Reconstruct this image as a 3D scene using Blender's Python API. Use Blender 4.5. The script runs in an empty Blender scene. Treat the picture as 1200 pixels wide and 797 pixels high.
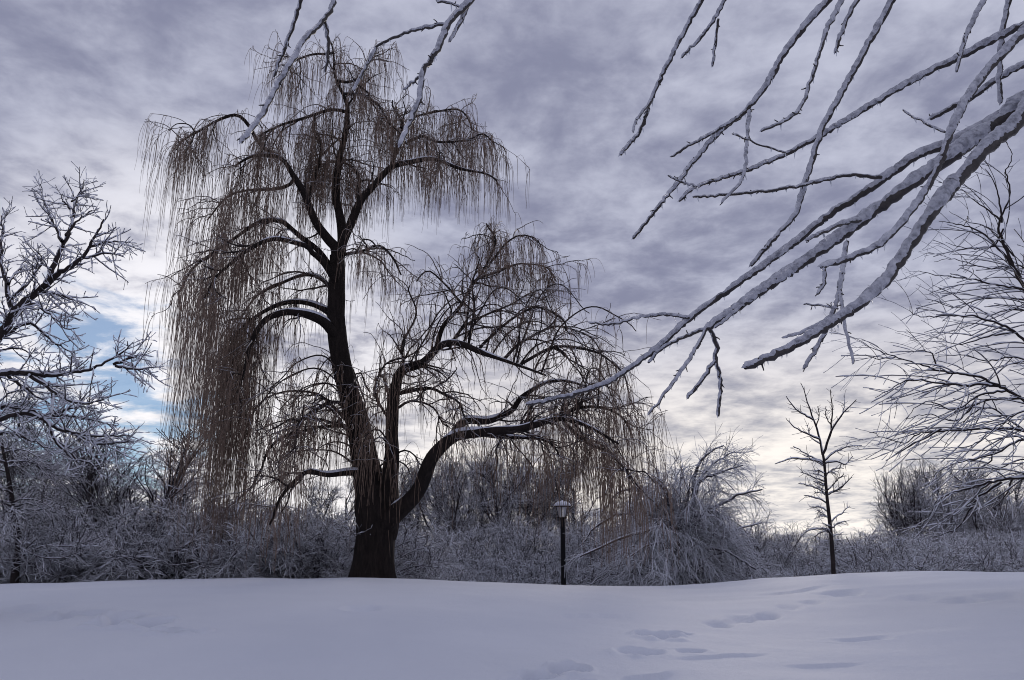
import bpy, math
import numpy as np
from mathutils import Vector

# ------------------------------------------------------------------ camera
SC = bpy.context.scene
COL = SC.collection
PITCH = math.radians(15.3)
FPX, CX, CY = 942.0, 600.0, 398.5          # lens in photograph pixels (1200 x 797)
EYE = 1.5
cam_data = bpy.data.cameras.new('camera')
cam_data.sensor_width = 36.0
cam_data.lens = FPX / 1200 * 36
cam_data.clip_start = 0.05
cam_data.clip_end = 3000
cam = bpy.data.objects.new('camera', cam_data)
cam.location = (0, 0, EYE)
cam.rotation_euler = (math.pi / 2 + PITCH, 0, 0)
COL.objects.link(cam)
SC.camera = cam

# ------------------------------------------------------------------ light
SUN_EL, SUN_AZ = math.radians(15), math.radians(13)
SKY_STRENGTH = 0.10
SC.view_settings.view_transform = 'Standard'
SC.view_settings.look = 'None'
SC.view_settings.exposure = 0.0
SC.view_settings.gamma = 1.0
SC.render.engine = 'CYCLES'
SC.cycles.max_bounces = 6
SC.cycles.filter_width = 1.0
SC.cycles.diffuse_bounces = 3
SC.cycles.transparent_max_bounces = 8


def ray(px, py):
    a, b = (px - CX) / FPX, (CY - py) / FPX
    c, s = math.cos(PITCH), math.sin(PITCH)
    return np.array([a, c - s * b, s + c * b])


def P(px, py, Y):
    """world point seen at photograph pixel (px, py), standing Y metres ahead"""
    d = ray(px, py)
    return np.array([0, 0, EYE]) + d * (Y / d[1])


def build_world():
    w = bpy.data.worlds.new('World')
    SC.world = w
    w.use_nodes = True
    nt = w.node_tree
    nt.nodes.clear()
    N, L = nt.nodes.new, nt.links.new

    def val(x):
        return x

    def setin(sock, x):
        if isinstance(x, bpy.types.NodeSocket):
            L(x, sock)
        else:
            sock.default_value = x

    def m(op, a, b=0.0, c=0.0, clamp=False):
        n = N('ShaderNodeMath')
        n.operation = op
        n.use_clamp = clamp
        setin(n.inputs[0], a); setin(n.inputs[1], b); setin(n.inputs[2], c)
        return n.outputs[0]

    def smooth(x, lo, hi, o0=0.0, o1=1.0):
        n = N('ShaderNodeMapRange')
        n.interpolation_type = 'SMOOTHSTEP'
        setin(n.inputs['Value'], x)
        n.inputs['From Min'].default_value = lo; n.inputs['From Max'].default_value = hi
        n.inputs['To Min'].default_value = o0; n.inputs['To Max'].default_value = o1
        return n.outputs[0]

    def mixc(f, a, b):
        n = N('ShaderNodeMix')
        n.data_type = 'RGBA'
        setin(n.inputs[0], f)
        setin(n.inputs[6], a); setin(n.inputs[7], b)
        return n.outputs[2]

    def noise(vec, scale, detail, rough, dist=0.0, off=(0, 0, 0)):
        mp = N('ShaderNodeMapping')
        mp.inputs['Location'].default_value = off
        L(vec, mp.inputs['Vector'])
        n = N('ShaderNodeTexNoise')
        n.inputs['Scale'].default_value = scale
        n.inputs['Detail'].default_value = detail
        n.inputs['Roughness'].default_value = rough
        n.inputs['Distortion'].default_value = dist
        L(mp.outputs[0], n.inputs['Vector'])
        return n.outputs[0]

    tc = N('ShaderNodeTexCoord')
    nrm = N('ShaderNodeVectorMath'); nrm.operation = 'NORMALIZE'
    L(tc.outputs['Generated'], nrm.inputs[0])
    D = nrm.outputs[0]
    sx = N('ShaderNodeSeparateXYZ')
    L(D, sx.inputs[0])
    z = m('MAXIMUM', sx.outputs[2], 0.0)
    den = m('ADD', z, 0.13)
    cb = N('ShaderNodeCombineXYZ')
    L(m('DIVIDE', sx.outputs[0], den), cb.inputs[0])
    L(m('DIVIDE', sx.outputs[1], den), cb.inputs[1])
    UV = cb.outputs[0]

    def lobe(px, py, inner, outer):
        d = ray(px, py); d = d / np.linalg.norm(d)
        dp = N('ShaderNodeVectorMath'); dp.operation = 'DOT_PRODUCT'
        L(D, dp.inputs[0]); dp.inputs[1].default_value = tuple(d)
        return smooth(dp.outputs['Value'], math.cos(math.radians(outer)), math.cos(math.radians(inner)))

    big = noise(UV, 1.3, 3, 0.5, 0.3, (3.1, 1.7, 0))
    mid = noise(UV, 3.6, 5, 0.55, 0.5, (7.3, 2.2, 0))
    fine = noise(UV, 11.0, 6, 0.6, 0.2, (1.3, 9.2, 0))
    v = m('ADD', m('MULTIPLY', big, 0.33), m('ADD', m('MULTIPLY', mid, 0.42), m('MULTIPLY', fine, 0.25)))
    body = smooth(v, 0.38, 0.63)                       # thin (bright) parts of the deck
    low = smooth(z, math.sin(math.radians(20)), math.sin(math.radians(5)))   # the deck thins towards the horizon
    dark = (0.245, 0.258, 0.372, 1)
    light = (0.54, 0.56, 0.685, 1)
    c0 = mixc(body, dark, light)
    ldark = (0.36, 0.37, 0.44, 1)
    llight = (1.08, 1.01, 0.94, 1)
    body2 = smooth(v, 0.33, 0.62)
    c1 = mixc(body2, ldark, llight)
    glow_r = lobe(900, 575, 3, 27)
    glow_l = lobe(270, 490, 6, 28)
    gl = m('ADD', m('MULTIPLY', glow_r, 1.0), m('MULTIPLY', glow_l, 1.0), clamp=True)
    lowf = m('MULTIPLY', low, m('ADD', m('MULTIPLY', gl, 0.70), 0.30), clamp=True)
    c2 = mixc(lowf, c0, c1)
    # white lit rags of cloud left of the willow
    whitef = m('MULTIPLY', lobe(215, 480, 3, 21), smooth(v, 0.36, 0.56))
    c3 = mixc(m('MULTIPLY', whitef, 0.85), c2, (1.05, 1.03, 1.06, 1))
    # gap in the deck with clear sky behind
    hole = lobe(95, 475, 1, 12)
    gapn = noise(UV, 3.4, 7, 0.62, 0.4, (4.4, 0.6, 0))
    gap = smooth(m('ADD', m('MULTIPLY', hole, 0.33), m('SUBTRACT', 0.5, gapn)), 0.19, 0.40, 0.0, 0.8)

    sky = N('ShaderNodeTexSky')
    sky.sky_type = 'NISHITA'
    sky.sun_disc = False
    sky.sun_elevation = SUN_EL
    sky.sun_rotation = SUN_AZ
    sky.altitude = 100
    sky.ozone_density = 5.0
    sky.dust_density = 0.3
    b_clear = N('ShaderNodeBackground'); b_clear.inputs['Strength'].default_value = SKY_STRENGTH
    L(sky.outputs[0], b_clear.inputs['Color'])
    b_cloud = N('ShaderNodeBackground'); b_cloud.inputs['Strength'].default_value = 1.0
    L(c3, b_cloud.inputs['Color'])
    mx = N('ShaderNodeMixShader')
    L(gap, mx.inputs[0]); L(b_cloud.outputs[0], mx.inputs[1]); L(b_clear.outputs[0], mx.inputs[2])
    out = N('ShaderNodeOutputWorld')
    L(mx.outputs[0], out.inputs['Surface'])
    w.cycles.sampling_method = 'MANUAL'
    w.cycles.sample_map_resolution = 512


build_world()
sun_data = bpy.data.lights.new('sun', 'SUN')
sun_data.energy = 0.5
sun_data.angle = math.radians(14)
sun_data.color = (1.0, 0.9, 0.78)
sun = bpy.data.objects.new('sun', sun_data)
sdir = Vector((math.sin(SUN_AZ) * math.cos(SUN_EL), math.cos(SUN_AZ) * math.cos(SUN_EL), math.sin(SUN_EL)))
sun.rotation_euler = (-sdir).to_track_quat('-Z', 'Y').to_euler()
sun.location = (8, 30, 20)
COL.objects.link(sun)


# ------------------------------------------------------------------ materials
def principled(name):
    mt = bpy.data.materials.new(name)
    mt.use_nodes = True
    nt = mt.node_tree
    return mt, nt, nt.nodes['Principled BSDF']


def n_noise(nt, scale, detail=4, rough=0.6, coord='Object', stretch=None):
    tc = nt.nodes.new('ShaderNodeTexCoord')
    n = nt.nodes.new('ShaderNodeTexNoise')
    n.inputs['Scale'].default_value = scale
    n.inputs['Detail'].default_value = detail
    n.inputs['Roughness'].default_value = rough
    src = tc.outputs[coord]
    if stretch:
        mp = nt.nodes.new('ShaderNodeMapping')
        mp.inputs['Scale'].default_value = stretch
        nt.links.new(src, mp.inputs['Vector'])
        src = mp.outputs[0]
    nt.links.new(src, n.inputs['Vector'])
    return n.outputs[0]


def n_ramp(nt, fac, stops):
    r = nt.nodes.new('ShaderNodeValToRGB')
    el = r.color_ramp.elements
    while len(el) < len(stops):
        el.new(0.5)
    for e, (p, c) in zip(el, stops):
        e.position = p
        e.color = (*c, 1)
    nt.links.new(fac, r.inputs[0])
    return r.outputs[0]


def n_bump(nt, bsdf, h, strength, dist):
    b = nt.nodes.new('ShaderNodeBump')
    b.inputs['Strength'].default_value = strength
    b.inputs['Distance'].default_value = dist
    nt.links.new(h, b.inputs['Height'])
    nt.links.new(b.outputs[0], bsdf.inputs['Normal'])


def mat_solid(name, c0, c1, scale, rough=0.7, bump=0.0, dist=0.01, stretch=None, metallic=0.0):
    mt, nt, b = principled(name)
    f = n_noise(nt, scale, 5, 0.6, stretch=stretch)
    nt.links.new(n_ramp(nt, f, [(0.3, c0), (0.7, c1)]), b.inputs['Base Color'])
    b.inputs['Roughness'].default_value = rough
    b.inputs['Metallic'].default_value = metallic
    if bump:
        n_bump(nt, b, f, bump, dist)
    return mt


def mat_frost(name, bark0, bark1, lo, hi, snow=(0.80, 0.81, 0.88), scale=3.0, nz=0.5, rough=0.55):
    """bark whose upward-facing side carries settled snow"""
    mt, nt, b = principled(name)
    geo = nt.nodes.new('ShaderNodeNewGeometry')
    sep = nt.nodes.new('ShaderNodeSeparateXYZ')
    nt.links.new(geo.outputs['Normal'], sep.inputs[0])
    f = n_noise(nt, scale, 4, 0.6)
    ad = nt.nodes.new('ShaderNodeMath'); ad.operation = 'MULTIPLY_ADD'
    nt.links.new(f, ad.inputs[0]); ad.inputs[1].default_value = nz * 2; ad.inputs[2].default_value = -nz
    sm = nt.nodes.new('ShaderNodeMath'); sm.operation = 'ADD'
    nt.links.new(sep.outputs[2], sm.inputs[0]); nt.links.new(ad.outputs[0], sm.inputs[1])
    mr = nt.nodes.new('ShaderNodeMapRange')
    mr.interpolation_type = 'SMOOTHSTEP'
    nt.links.new(sm.outputs[0], mr.inputs[0])
    mr.inputs['From Min'].default_value = lo; mr.inputs['From Max'].default_value = hi
    f2 = n_noise(nt, scale * 4, 3, 0.6)
    barkc = n_ramp(nt, f2, [(0.3, bark0), (0.7, bark1)])
    mx = nt.nodes.new('ShaderNodeMix'); mx.data_type = 'RGBA'
    nt.links.new(mr.outputs[0], mx.inputs[0])
    nt.links.new(barkc, mx.inputs[6]); mx.inputs[7].default_value = (*snow, 1)
    nt.links.new(mx.outputs[2], b.inputs['Base Color'])
    b.inputs['Roughness'].default_value = rough
    return mt


M = {}


def make_materials():
    # snow sheet
    mt, nt, b = principled('field_snow')
    f = n_noise(nt, 0.6, 3, 0.5)
    nt.links.new(n_ramp(nt, f, [(0.3, (0.67, 0.695, 0.77)), (0.7, (0.72, 0.742, 0.81))]), b.inputs['Base Color'])
    b.inputs['Roughness'].default_value = 0.65
    b.inputs['Specular IOR Level'].default_value = 0.25
    g = n_noise(nt, 16, 8, 0.75)
    n_bump(nt, b, g, 0.35, 0.03)
    M['snow'] = mt
    # packed snow on branches
    mt, nt, b = principled('branch_snow')
    f = n_noise(nt, 9, 4, 0.6)
    nt.links.new(n_ramp(nt, f, [(0.3, (0.62, 0.64, 0.72)), (0.7, (0.80, 0.81, 0.87))]), b.inputs['Base Color'])
    b.inputs['Roughness'].default_value = 0.5
    g = n_noise(nt, 60, 4, 0.6)
    n_bump(nt, b, g, 0.5, 0.01)
    M['bsnow'] = mt
    # frozen glaze round the close branches: grey, slightly clear
    mt, nt, b = principled('glaze_ice')
    f = n_noise(nt, 34, 5, 0.65)
    nt.links.new(n_ramp(nt, f, [(0.32, (0.26, 0.265, 0.31)), (0.5, (0.60, 0.61, 0.69)), (0.72, (0.85, 0.86, 0.92))]), b.inputs['Base Color'])
    b.inputs['Roughness'].default_value = 0.28
    b.inputs['Transmission Weight'].default_value = 0.25
    b.inputs['IOR'].default_value = 1.31
    g = n_noise(nt, 90, 4, 0.6)
    n_bump(nt, b, g, 0.6, 0.004)
    M['glaze'] = mt
    mt, nt, b = principled('clear_ice')
    b.inputs['Base Color'].default_value = (0.75, 0.78, 0.85, 1)
    b.inputs['Roughness'].default_value = 0.4
    b.inputs['Transmission Weight'].default_value = 0.5
    b.inputs['IOR'].default_value = 1.31
    M['ice'] = mt
    # willow bark, furrowed
    mt, nt, b = principled('willow_bark')
    f = n_noise(nt, 6, 8, 0.7, stretch=(2.2, 2.2, 0.5))
    nt.links.new(n_ramp(nt, f, [(0.3, (0.008, 0.006, 0.006)), (0.55, (0.022, 0.016, 0.014)), (0.8, (0.05, 0.038, 0.033))]), b.inputs['Base Color'])
    b.inputs['Roughness'].default_value = 0.85
    n_bump(nt, b, f, 0.9, 0.06)
    M['wbark'] = mt
    M['strand'] = mat_frost('willow_strand', (0.11, 0.068, 0.05), (0.26, 0.18, 0.13), 0.5, 1.1, (0.6, 0.6, 0.66), 2.0, 0.5, 0.3)
    M['drape'] = mat_frost('willow_branchlet', (0.05, 0.034, 0.028), (0.12, 0.08, 0.06), 0.35, 0.9, (0.66, 0.67, 0.74), 3.0, 0.5, 0.4)
    M['bark'] = mat_solid('dark_bark', (0.012, 0.009, 0.009), (0.04, 0.03, 0.029), 14, 0.8, 0.6, 0.01)
    M['fbark'] = mat_solid('wet_branch_bark', (0.012, 0.010, 0.011), (0.05, 0.038, 0.036), 40, 0.45, 0.5, 0.004)
    M['frost'] = mat_frost('frosted_twig', (0.018, 0.013, 0.014), (0.05, 0.036, 0.036), 0.05, 0.7)
    M['frost_heavy'] = mat_frost('snow_laden_twig', (0.018, 0.013, 0.014), (0.05, 0.036, 0.036), -0.15, 0.6)
    M['frost_light'] = mat_frost('lightly_frosted_twig', (0.014, 0.010, 0.011), (0.04, 0.028, 0.028), 0.25, 0.9)
    M['frost_white'] = mat_frost('thick_frosted_twig', (0.02, 0.015, 0.016), (0.055, 0.04, 0.04), -0.5, 0.35)
    M['needle'] = mat_frost('snowy_needles', (0.010, 0.018, 0.014), (0.03, 0.042, 0.03), 0.25, 0.8, scale=1.5)
    M['black_metal'] = mat_solid('black_painted_metal', (0.004, 0.004, 0.005), (0.009, 0.009, 0.010), 30, 0.8)
    mt, nt, b = principled('lantern_glass')
    f = n_noise(nt, 12, 3, 0.5)
    nt.links.new(n_ramp(nt, f, [(0.3, (0.42, 0.43, 0.47)), (0.7, (0.6, 0.61, 0.65))]), b.inputs['Base Color'])
    b.inputs['Roughness'].default_value = 0.35
    b.inputs['Transmission Weight'].default_value = 0.3
    M['lglass'] = mt
    M['black_metal'].node_tree.nodes['Principled BSDF'].inputs['Specular IOR Level'].default_value = 0.2
    M['bark'].node_tree.nodes['Principled BSDF'].inputs['Specular IOR Level'].default_value = 0.2
    M['wbark'].node_tree.nodes['Principled BSDF'].inputs['Specular IOR Level'].default_value = 0.2
    M['brick'] = mat_solid('brown_brick', (0.10, 0.055, 0.04), (0.17, 0.095, 0.07), 1.2, 0.85)
    M['siding'] = mat_solid('grey_siding', (0.12, 0.115, 0.12), (0.17, 0.165, 0.17), 0.8, 0.8)
    M['winglass'] = mat_solid('dark_window', (0.02, 0.022, 0.027), (0.04, 0.043, 0.05), 1.0, 0.15)


make_materials()


# ------------------------------------------------------------------ mesh helpers
def unit(a):
    return a / np.maximum(np.linalg.norm(a, axis=-1, keepdims=True), 1e-9)


def tube_batch(Pt, R, k=3, cap=False, ref=None):
    """Pt (M,N,3) centre lines, R (M,N) radii -> verts, faces"""
    Pt = np.asarray(Pt, float); R = np.asarray(R, float)
    Mm, Nn, _ = Pt.shape
    T = unit(np.gradient(Pt, axis=1))
    ch = unit(Pt[:, -1] - Pt[:, 0])
    if ref is None:
        base = np.where(np.abs(ch[:, 2:3]) < 0.8, np.array([[0., 0, 1]]), np.array([[0., 1, 0]]))
    else:
        base = np.tile(np.array([ref], float), (Mm, 1))
    base = np.repeat(base[:, None, :], Nn, 1)
    n = unit(base - (base * T).sum(-1, keepdims=True) * T)
    b = np.cross(T, n)
    a = np.arange(k) * 2 * math.pi / k
    V = Pt[:, :, None, :] + R[:, :, None, None] * (np.cos(a)[None, None, :, None] * n[:, :, None, :] + np.sin(a)[None, None, :, None] * b[:, :, None, :])
    V = V.reshape(-1, 3)
    i = np.arange(Mm)[:, None, None] * Nn * k
    j = np.arange(Nn - 1)[None, :, None] * k
    c = np.arange(k)[None, None, :]
    c2 = (c + 1) % k
    F = np.stack([i + j + c, i + j + c2, i + j + k + c2, i + j + k + c], -1).reshape(-1, 4)
    return V, F


class Bag:
    """collects tube pieces for ONE mesh object"""
    def __init__(s):
        s.V, s.F, s.n = [], [], 0

    def add(s, V, F):
        s.V.append(V); s.F.append(F + s.n); s.n += len(V)
        return s

    def tubes(s, Pt, R, k=3, ref=None):
        if len(Pt):
            s.add(*tube_batch(Pt, R, k, ref=ref))
        return s

    def tube(s, pts, r, k=8):
        return s.tubes(np.asarray(pts)[None], np.asarray(r)[None], k)

    def mesh(s, name, mat, smooth=True):
        V = np.concatenate(s.V); F = np.concatenate(s.F)
        return mesh_np(name, V, F, mat, smooth)


def mesh_np(name, V, F, mat, smooth=True):
    me = bpy.data.meshes.new(name)
    me.vertices.add(len(V)); me.loops.add(F.size); me.polygons.add(len(F))
    me.vertices.foreach_set('co', np.ascontiguousarray(V, np.float32).ravel())
    me.loops.foreach_set('vertex_index', np.ascontiguousarray(F, np.int32).ravel())
    k = F.shape[1]
    me.polygons.foreach_set('loop_start', np.arange(0, F.size, k, dtype=np.int32))
    me.polygons.foreach_set('loop_total', np.full(len(F), k, np.int32))
    me.polygons.foreach_set('use_smooth', np.full(len(F), smooth, bool))
    me.materials.append(mat)
    me.update(calc_edges=True)
    return me


def link(name, data, parent=None, stuff=False):
    o = bpy.data.objects.new(name, data)
    COL.objects.link(o)
    if parent is not None:
        o.parent = parent
    if stuff:
        o['kind'] = 'stuff'
    return o


def thing(name, label, cat, loc=(0, 0, 0), group=None):
    o = bpy.data.objects.new(name, None)
    o.empty_display_size = 0.3
    o.location = loc
    COL.objects.link(o)
    o['label'] = label; o['category'] = cat
    if group:
        o['group'] = group
    return o


def part(bag, name, mat, parent, stuff=False, local=True, smooth=True):
    """mesh given in world space, stored relative to its thing"""
    me = bag.mesh(name, mat, smooth)
    o = link(name, me, parent, stuff)
    if local:
        r = parent
        off = Vector((0, 0, 0))
        while r is not None:
            off += r.location; r = r.parent
        me.transform(__import__('mathutils').Matrix.Translation(-off))
    return o


def box(bag, x0, x1, y0, y1, z0, z1):
    V = np.array([[x, y, z] for z in (z0, z1) for y in (y0, y1) for x in (x0, x1)], float)
    F = np.array([[0, 2, 3, 1], [4, 5, 7, 6], [0, 1, 5, 4], [2, 6, 7, 3], [0, 4, 6, 2], [1, 3, 7, 5]])
    return bag.add(V, F)


def lathe(bag, prof, cx, cy, k=16, rot=0.0):
    prof = np.array(prof, float)
    a = np.arange(k) * 2 * math.pi / k + rot
    V = np.stack([cx + prof[:, 0:1] * np.cos(a), cy + prof[:, 0:1] * np.sin(a), np.repeat(prof[:, 1:2], k, 1)], -1).reshape(-1, 3)
    n = len(prof)
    j = np.arange(n - 1)[:, None] * k
    c = np.arange(k)[None]
    c2 = (c + 1) % k
    F = np.stack([j + c, j + c2, j + k + c2, j + k + c], -1).reshape(-1, 4)
    return bag.add(V, F)


def spline(pts, n):
    """Catmull-Rom through pts (K,D), n samples by arc length"""
    p = np.asarray(pts, float)
    if len(p) == 2:
        t = np.linspace(0, 1, n)[:, None]
        return p[0] * (1 - t) + p[1] * t
    q = np.vstack([2 * p[0] - p[1], p, 2 * p[-1] - p[-2]])
    out = []
    for i in range(len(p) - 1):
        a, b, c, d = q[i:i + 4]
        t = np.linspace(0, 1, 12, endpoint=False)[:, None]
        out.append(0.5 * (2 * b + (c - a) * t + (2 * a - 5 * b + 4 * c - d) * t ** 2 + (3 * b - a - 3 * c + d) * t ** 3))
    out = np.vstack(out + [p[-1:]])
    s = np.r_[0, np.cumsum(np.linalg.norm(np.diff(out[:, :3], axis=0), axis=1))]
    u = np.linspace(0, s[-1], n)
    return np.stack([np.interp(u, s, out[:, d]) for d in range(out.shape[1])], 1)


def spawn(Pp, Rp, n, t0, t1, a0, a1, l0, l1, grav, wig, N, rs, re, rng, tipshort=0.5, rfac=0.7, flat=0.0):
    """children for every parent line: (M,NP,3) -> (M*n,N,3)"""
    Mm, NP, _ = Pp.shape
    idx = np.repeat(np.arange(Mm), n)
    K = len(idx)
    t = rng.uniform(t0, t1, K)
    f = t * (NP - 1)
    i = np.minimum(f.astype(int), NP - 2)
    fr = (f - i)[:, None]
    pos = Pp[idx, i] * (1 - fr) + Pp[idx, i + 1] * fr
    tan = unit(Pp[idx, i + 1] - Pp[idx, i])
    rad = Rp[idx, i] * (1 - fr[:, 0]) + Rp[idx, i + 1] * fr[:, 0]
    rv = rng.normal(size=(K, 3))
    rv[:, 2] *= (1 - flat)
    perp = unit(rv - (rv * tan).sum(1, keepdims=True) * tan)
    a = np.radians(rng.uniform(a0, a1, K))[:, None]
    d = np.cos(a) * tan + np.sin(a) * perp
    Lh = rng.uniform(l0, l1, K) * (1 - tipshort * (t - t0) / max(t1 - t0, 1e-6))
    st = Lh / (N - 1)
    out = np.zeros((K, N, 3))
    out[:, 0] = pos
    g = np.array([0, 0, float(grav)]) if np.isscalar(grav) else np.array(grav, float)
    for k in range(1, N):
        out[:, k] = out[:, k - 1] + d * st[:, None]
        d = unit(d + g * st[:, None] + rng.normal(size=(K, 3)) * wig)
    r0 = np.minimum(rad * rfac, rs)
    u = np.linspace(0, 1, N)[None]
    R = r0[:, None] * (1 - u) + np.minimum(re, r0)[:, None] * u
    return out, R


# value noise in numpy -------------------------------------------------
_rs = np.random.RandomState(5)
_TAB = _rs.rand(256, 256)


def vnoise(x, y, s, ox=0.0, oy=0.0):
    x = np.asarray(x) / s + ox + 1000; y = np.asarray(y) / s + oy + 1000
    xi = np.floor(x).astype(int); yi = np.floor(y).astype(int)
    fx = x - xi; fy = y - yi
    fx = fx * fx * (3 - 2 * fx); fy = fy * fy * (3 - 2 * fy)
    T = lambda a, b: _TAB[a % 256, b % 256]
    return (T(xi, yi) * (1 - fx) + T(xi + 1, yi) * fx) * (1 - fy) + (T(xi, yi + 1) * (1 - fx) + T(xi + 1, yi + 1) * fx) * fy - 0.5


# ------------------------------------------------------------------ ground
Y0 = 17.0
_cr = [(-300, 692), (0, 685), (100, 681.5), (200, 679), (300, 678), (400, 678), (500, 680), (600, 684.5), (700, 688.5), (760, 689.5), (820, 687),
       (900, 680), (960, 675.5), (1020, 672), (1100, 670), (1200, 671), (1500, 676)]
_crx = [P(a, b, Y0)[0] for a, b in _cr]
_crz = [P(a, b, Y0)[2] for a, b in _cr]


def crest(x):
    xs = np.linspace(-3, 3, 7)
    return np.mean([np.interp(np.asarray(x) + 0.25 * d, _crx, _crz) for d in xs], axis=0)


def ground_smooth(x, y):
    x = np.asarray(x, float); y = np.asarray(y, float)
    t = np.clip(y / Y0, 0, 1)
    up = crest(x) * (1 - (1 - t) ** 2)
    q = np.maximum(y - Y0, 0)
    dn = np.exp(-(q / 9) ** 2)
    lowr = -0.5 * (1 - np.exp(-(q / 12) ** 2))
    return up * dn + lowr


def hit(px, py):
    d = ray(px, py)
    s = np.linspace(2, 40, 4000)
    p = np.array([0, 0, EYE]) + s[:, None] * d
    below = p[:, 2] < ground_smooth(p[:, 0], p[:, 1])
    return p[np.argmax(below)]


def prints():
    L = []                                  # x, y, half-width along x, half-width along y, depth, turn
    for px, py, wx, wy, dep in [(634, 787, .15, .13, .10), (667, 780, .14, .16, .13), (770, 745, .18, .20, .13), (752, 763, .20, .15, .075),
                                (795, 741, .12, .12, .06), (808, 762, .12, .10, .05), (842, 729, .14, .22, .035), (866, 722, .16, .22, .03), (898, 720, .16, .25, .045),
                                (925, 712, .15, .25, .02), (950, 706, .15, .25, .02), (610, 793, .12, .1, .05), (700, 797, .16, .12, .07),
                                (205, 741, .20, .14, .14), (178, 732, .16, .2, .15), (150, 726, .16, .2, .15), (122, 734, .2, .2, .12), (98, 722, .2, .25, .14), (60, 727, .2, .2, .10),
                                (40, 714, .3, .4, .07), (425, 716, .2, .3, .04), (1080, 700, .25, .4, .025), (1130, 704, .3, .35, .03), (1180, 700, .25, .5, .03),
                                (985, 695, .3, .4, .04), (1010, 745, .3, .12, .02)]:
        p = hit(px, py)
        L.append((p[0], p[1], wx, wy, dep))
    return L


PRINTS = prints()
# wind-cut crust edges: a line of pixels that the low step follows
LEDGES = []
for pts, hh in [([(722, 788), (750, 787), (775, 785), (792, 781)], .035), ([(780, 770), (830, 767), (870, 765), (905, 763)], .02),
                ([(915, 777), (960, 776), (1015, 774)], .018), ([(840, 726), (880, 722), (905, 719)], .04),
                ([(880, 697), (930, 692), (975, 686)], .03), ([(100, 724), (160, 722), (225, 716)], .03), ([(640, 724), (690, 722), (740, 722)], .025)]:
    g = np.array([hit(a, b)[:2] for a, b in pts])
    LEDGES.append((g, hh))


def ground_z(x, y):
    x = np.asarray(x, float); y = np.asarray(y, float)
    z = ground_smooth(x, y)
    near = np.exp(-(np.hypot(x, y) / 45) ** 2)
    z = z + near * (0.10 * vnoise(x, y, 3.1) * np.clip(np.abs(y - Y0) / 6, 0.25, 1) + 0.035 * vnoise(x, y, 1.1, 3, 7) + 0.010 * vnoise(x, y, 0.36, 9, 2) + 0.004 * vnoise(x, y, 0.12, 1, 5))
    z = z + near * (0.016 * vnoise(x * 0.35 + 0.2 * y, y, 0.30, 6, 3) + 0.02 * vnoise(x * 0.4, y + 0.15 * x, 0.75, 2, 9)) * np.clip(0.45 + 0.12 * x, 0.25, 1.3)
    rip = np.clip((x - 1.0) / 5, 0, 1) * np.clip((y - 7) / 5, 0, 1)
    z = z + near * rip * 0.05 * vnoise(x + 0.4 * y, y, 0.9, 4, 4)
    for cx, cy, wx, wy, dep in PRINTS:
        wx, wy = wx * .85, wy * .85
        msk = (np.abs(x - cx) < 5 * wx) & (np.abs(y - cy) < 5 * wy)
        if not np.any(msk):
            continue
        xx, yy = x[msk] if x.ndim else x, y[msk] if y.ndim else y
        q2 = ((xx - cx) / wx) ** 2 + ((yy - cy) / wy) ** 2
        q2 = q2 * (1 + 0.9 * vnoise(xx, yy, 0.13, cx, cy))
        dz = -1.9 * dep * np.exp(-np.maximum(q2, 0) ** 1.5) + 0.35 * dep * np.exp(-(np.sqrt(np.maximum(q2, 0)) - 1.55) ** 2 / 0.16) * (0.6 + vnoise(xx, yy, 0.1, 2, 2))
        if x.ndim:
            z[msk] += dz
        else:
            z = z + dz
    return z


def ledge_z(x, y):
    """the crust edges: the snow on the near side sits lower along each line, fading out"""
    z = np.zeros_like(x)
    for g, hh in LEDGES:
        x0, x1 = g[0, 0], g[-1, 0]
        yl = np.interp(x, g[:, 0], g[:, 1]) + 0.04 * vnoise(x, y * 0, 0.2, hh * 100)
        w = np.clip((x - x0) / (0.25 * (x1 - x0)), 0, 1) * np.clip((x1 - x) / (0.25 * (x1 - x0)), 0, 1)
        d = y - yl
        z += hh * w * np.where(d < 0, -np.exp(d / 0.35) * np.clip(-d / 0.02, 0, 1), 0.35 * np.exp(-d / 0.2))
    return z


def build_ground():
    r = np.concatenate([np.linspace(0.3, 3.5, 14, endpoint=False), np.linspace(3.5, 10, 165, endpoint=False), np.linspace(10, 22, 90, endpoint=False),
                        np.geomspace(22, 2000, 50)])
    front = np.radians(np.linspace(-44, 44, 440))
    back = np.radians(np.linspace(44, 316, 60))[1:-1]
    a = np.concatenate([front, back])
    A, R = np.meshgrid(a, r)
    x = (R * np.sin(A)).ravel(); y = (R * np.cos(A)).ravel()
    z = ground_z(x, y) + ledge_z(x, y)
    V = np.stack([x, y, z], 1)
    na, nr = len(a), len(r)
    i = np.arange(nr - 1)[:, None] * na
    j = np.arange(na)[None]
    j2 = (j + 1) % na
    F = np.stack([i + j, i + na + j, i + na + j2, i + j2], -1).reshape(-1, 4)
    # centre plug
    V = np.vstack([V, [[0, 0, float(ground_smooth(0, 0))]]])
    me = mesh_np('snowy_ground', V, F, M['snow'])
    o = link('snowy_ground', me)
    o['kind'] = 'structure'
    o['label'] = 'smooth rise of snow crossed by a few footprints'
    return o


build_ground()


def gz(x, y):
    return float(ground_z(np.array([x]), np.array([y]))[0])


# ------------------------------------------------------------------ traced lines
def trace(pts, y0, y1, n=None, rng=None, curve=0.0):
    """pixel polyline with its own run in depth (y0 at the root to y1 at the tip)"""
    k = len(pts)
    s = np.r_[0, np.cumsum([math.dist(pts[i][:2], pts[i + 1][:2]) for i in range(k - 1)])]
    u = s / s[-1]
    W = np.array([P(p[0], p[1], y0 + (y1 - y0) * uu + curve * math.sin(math.pi * uu)) for p, uu in zip(pts, u)])
    if n is None:
        n = max(5, int(s[-1] / 7))
    return spline(W, n)


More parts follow.
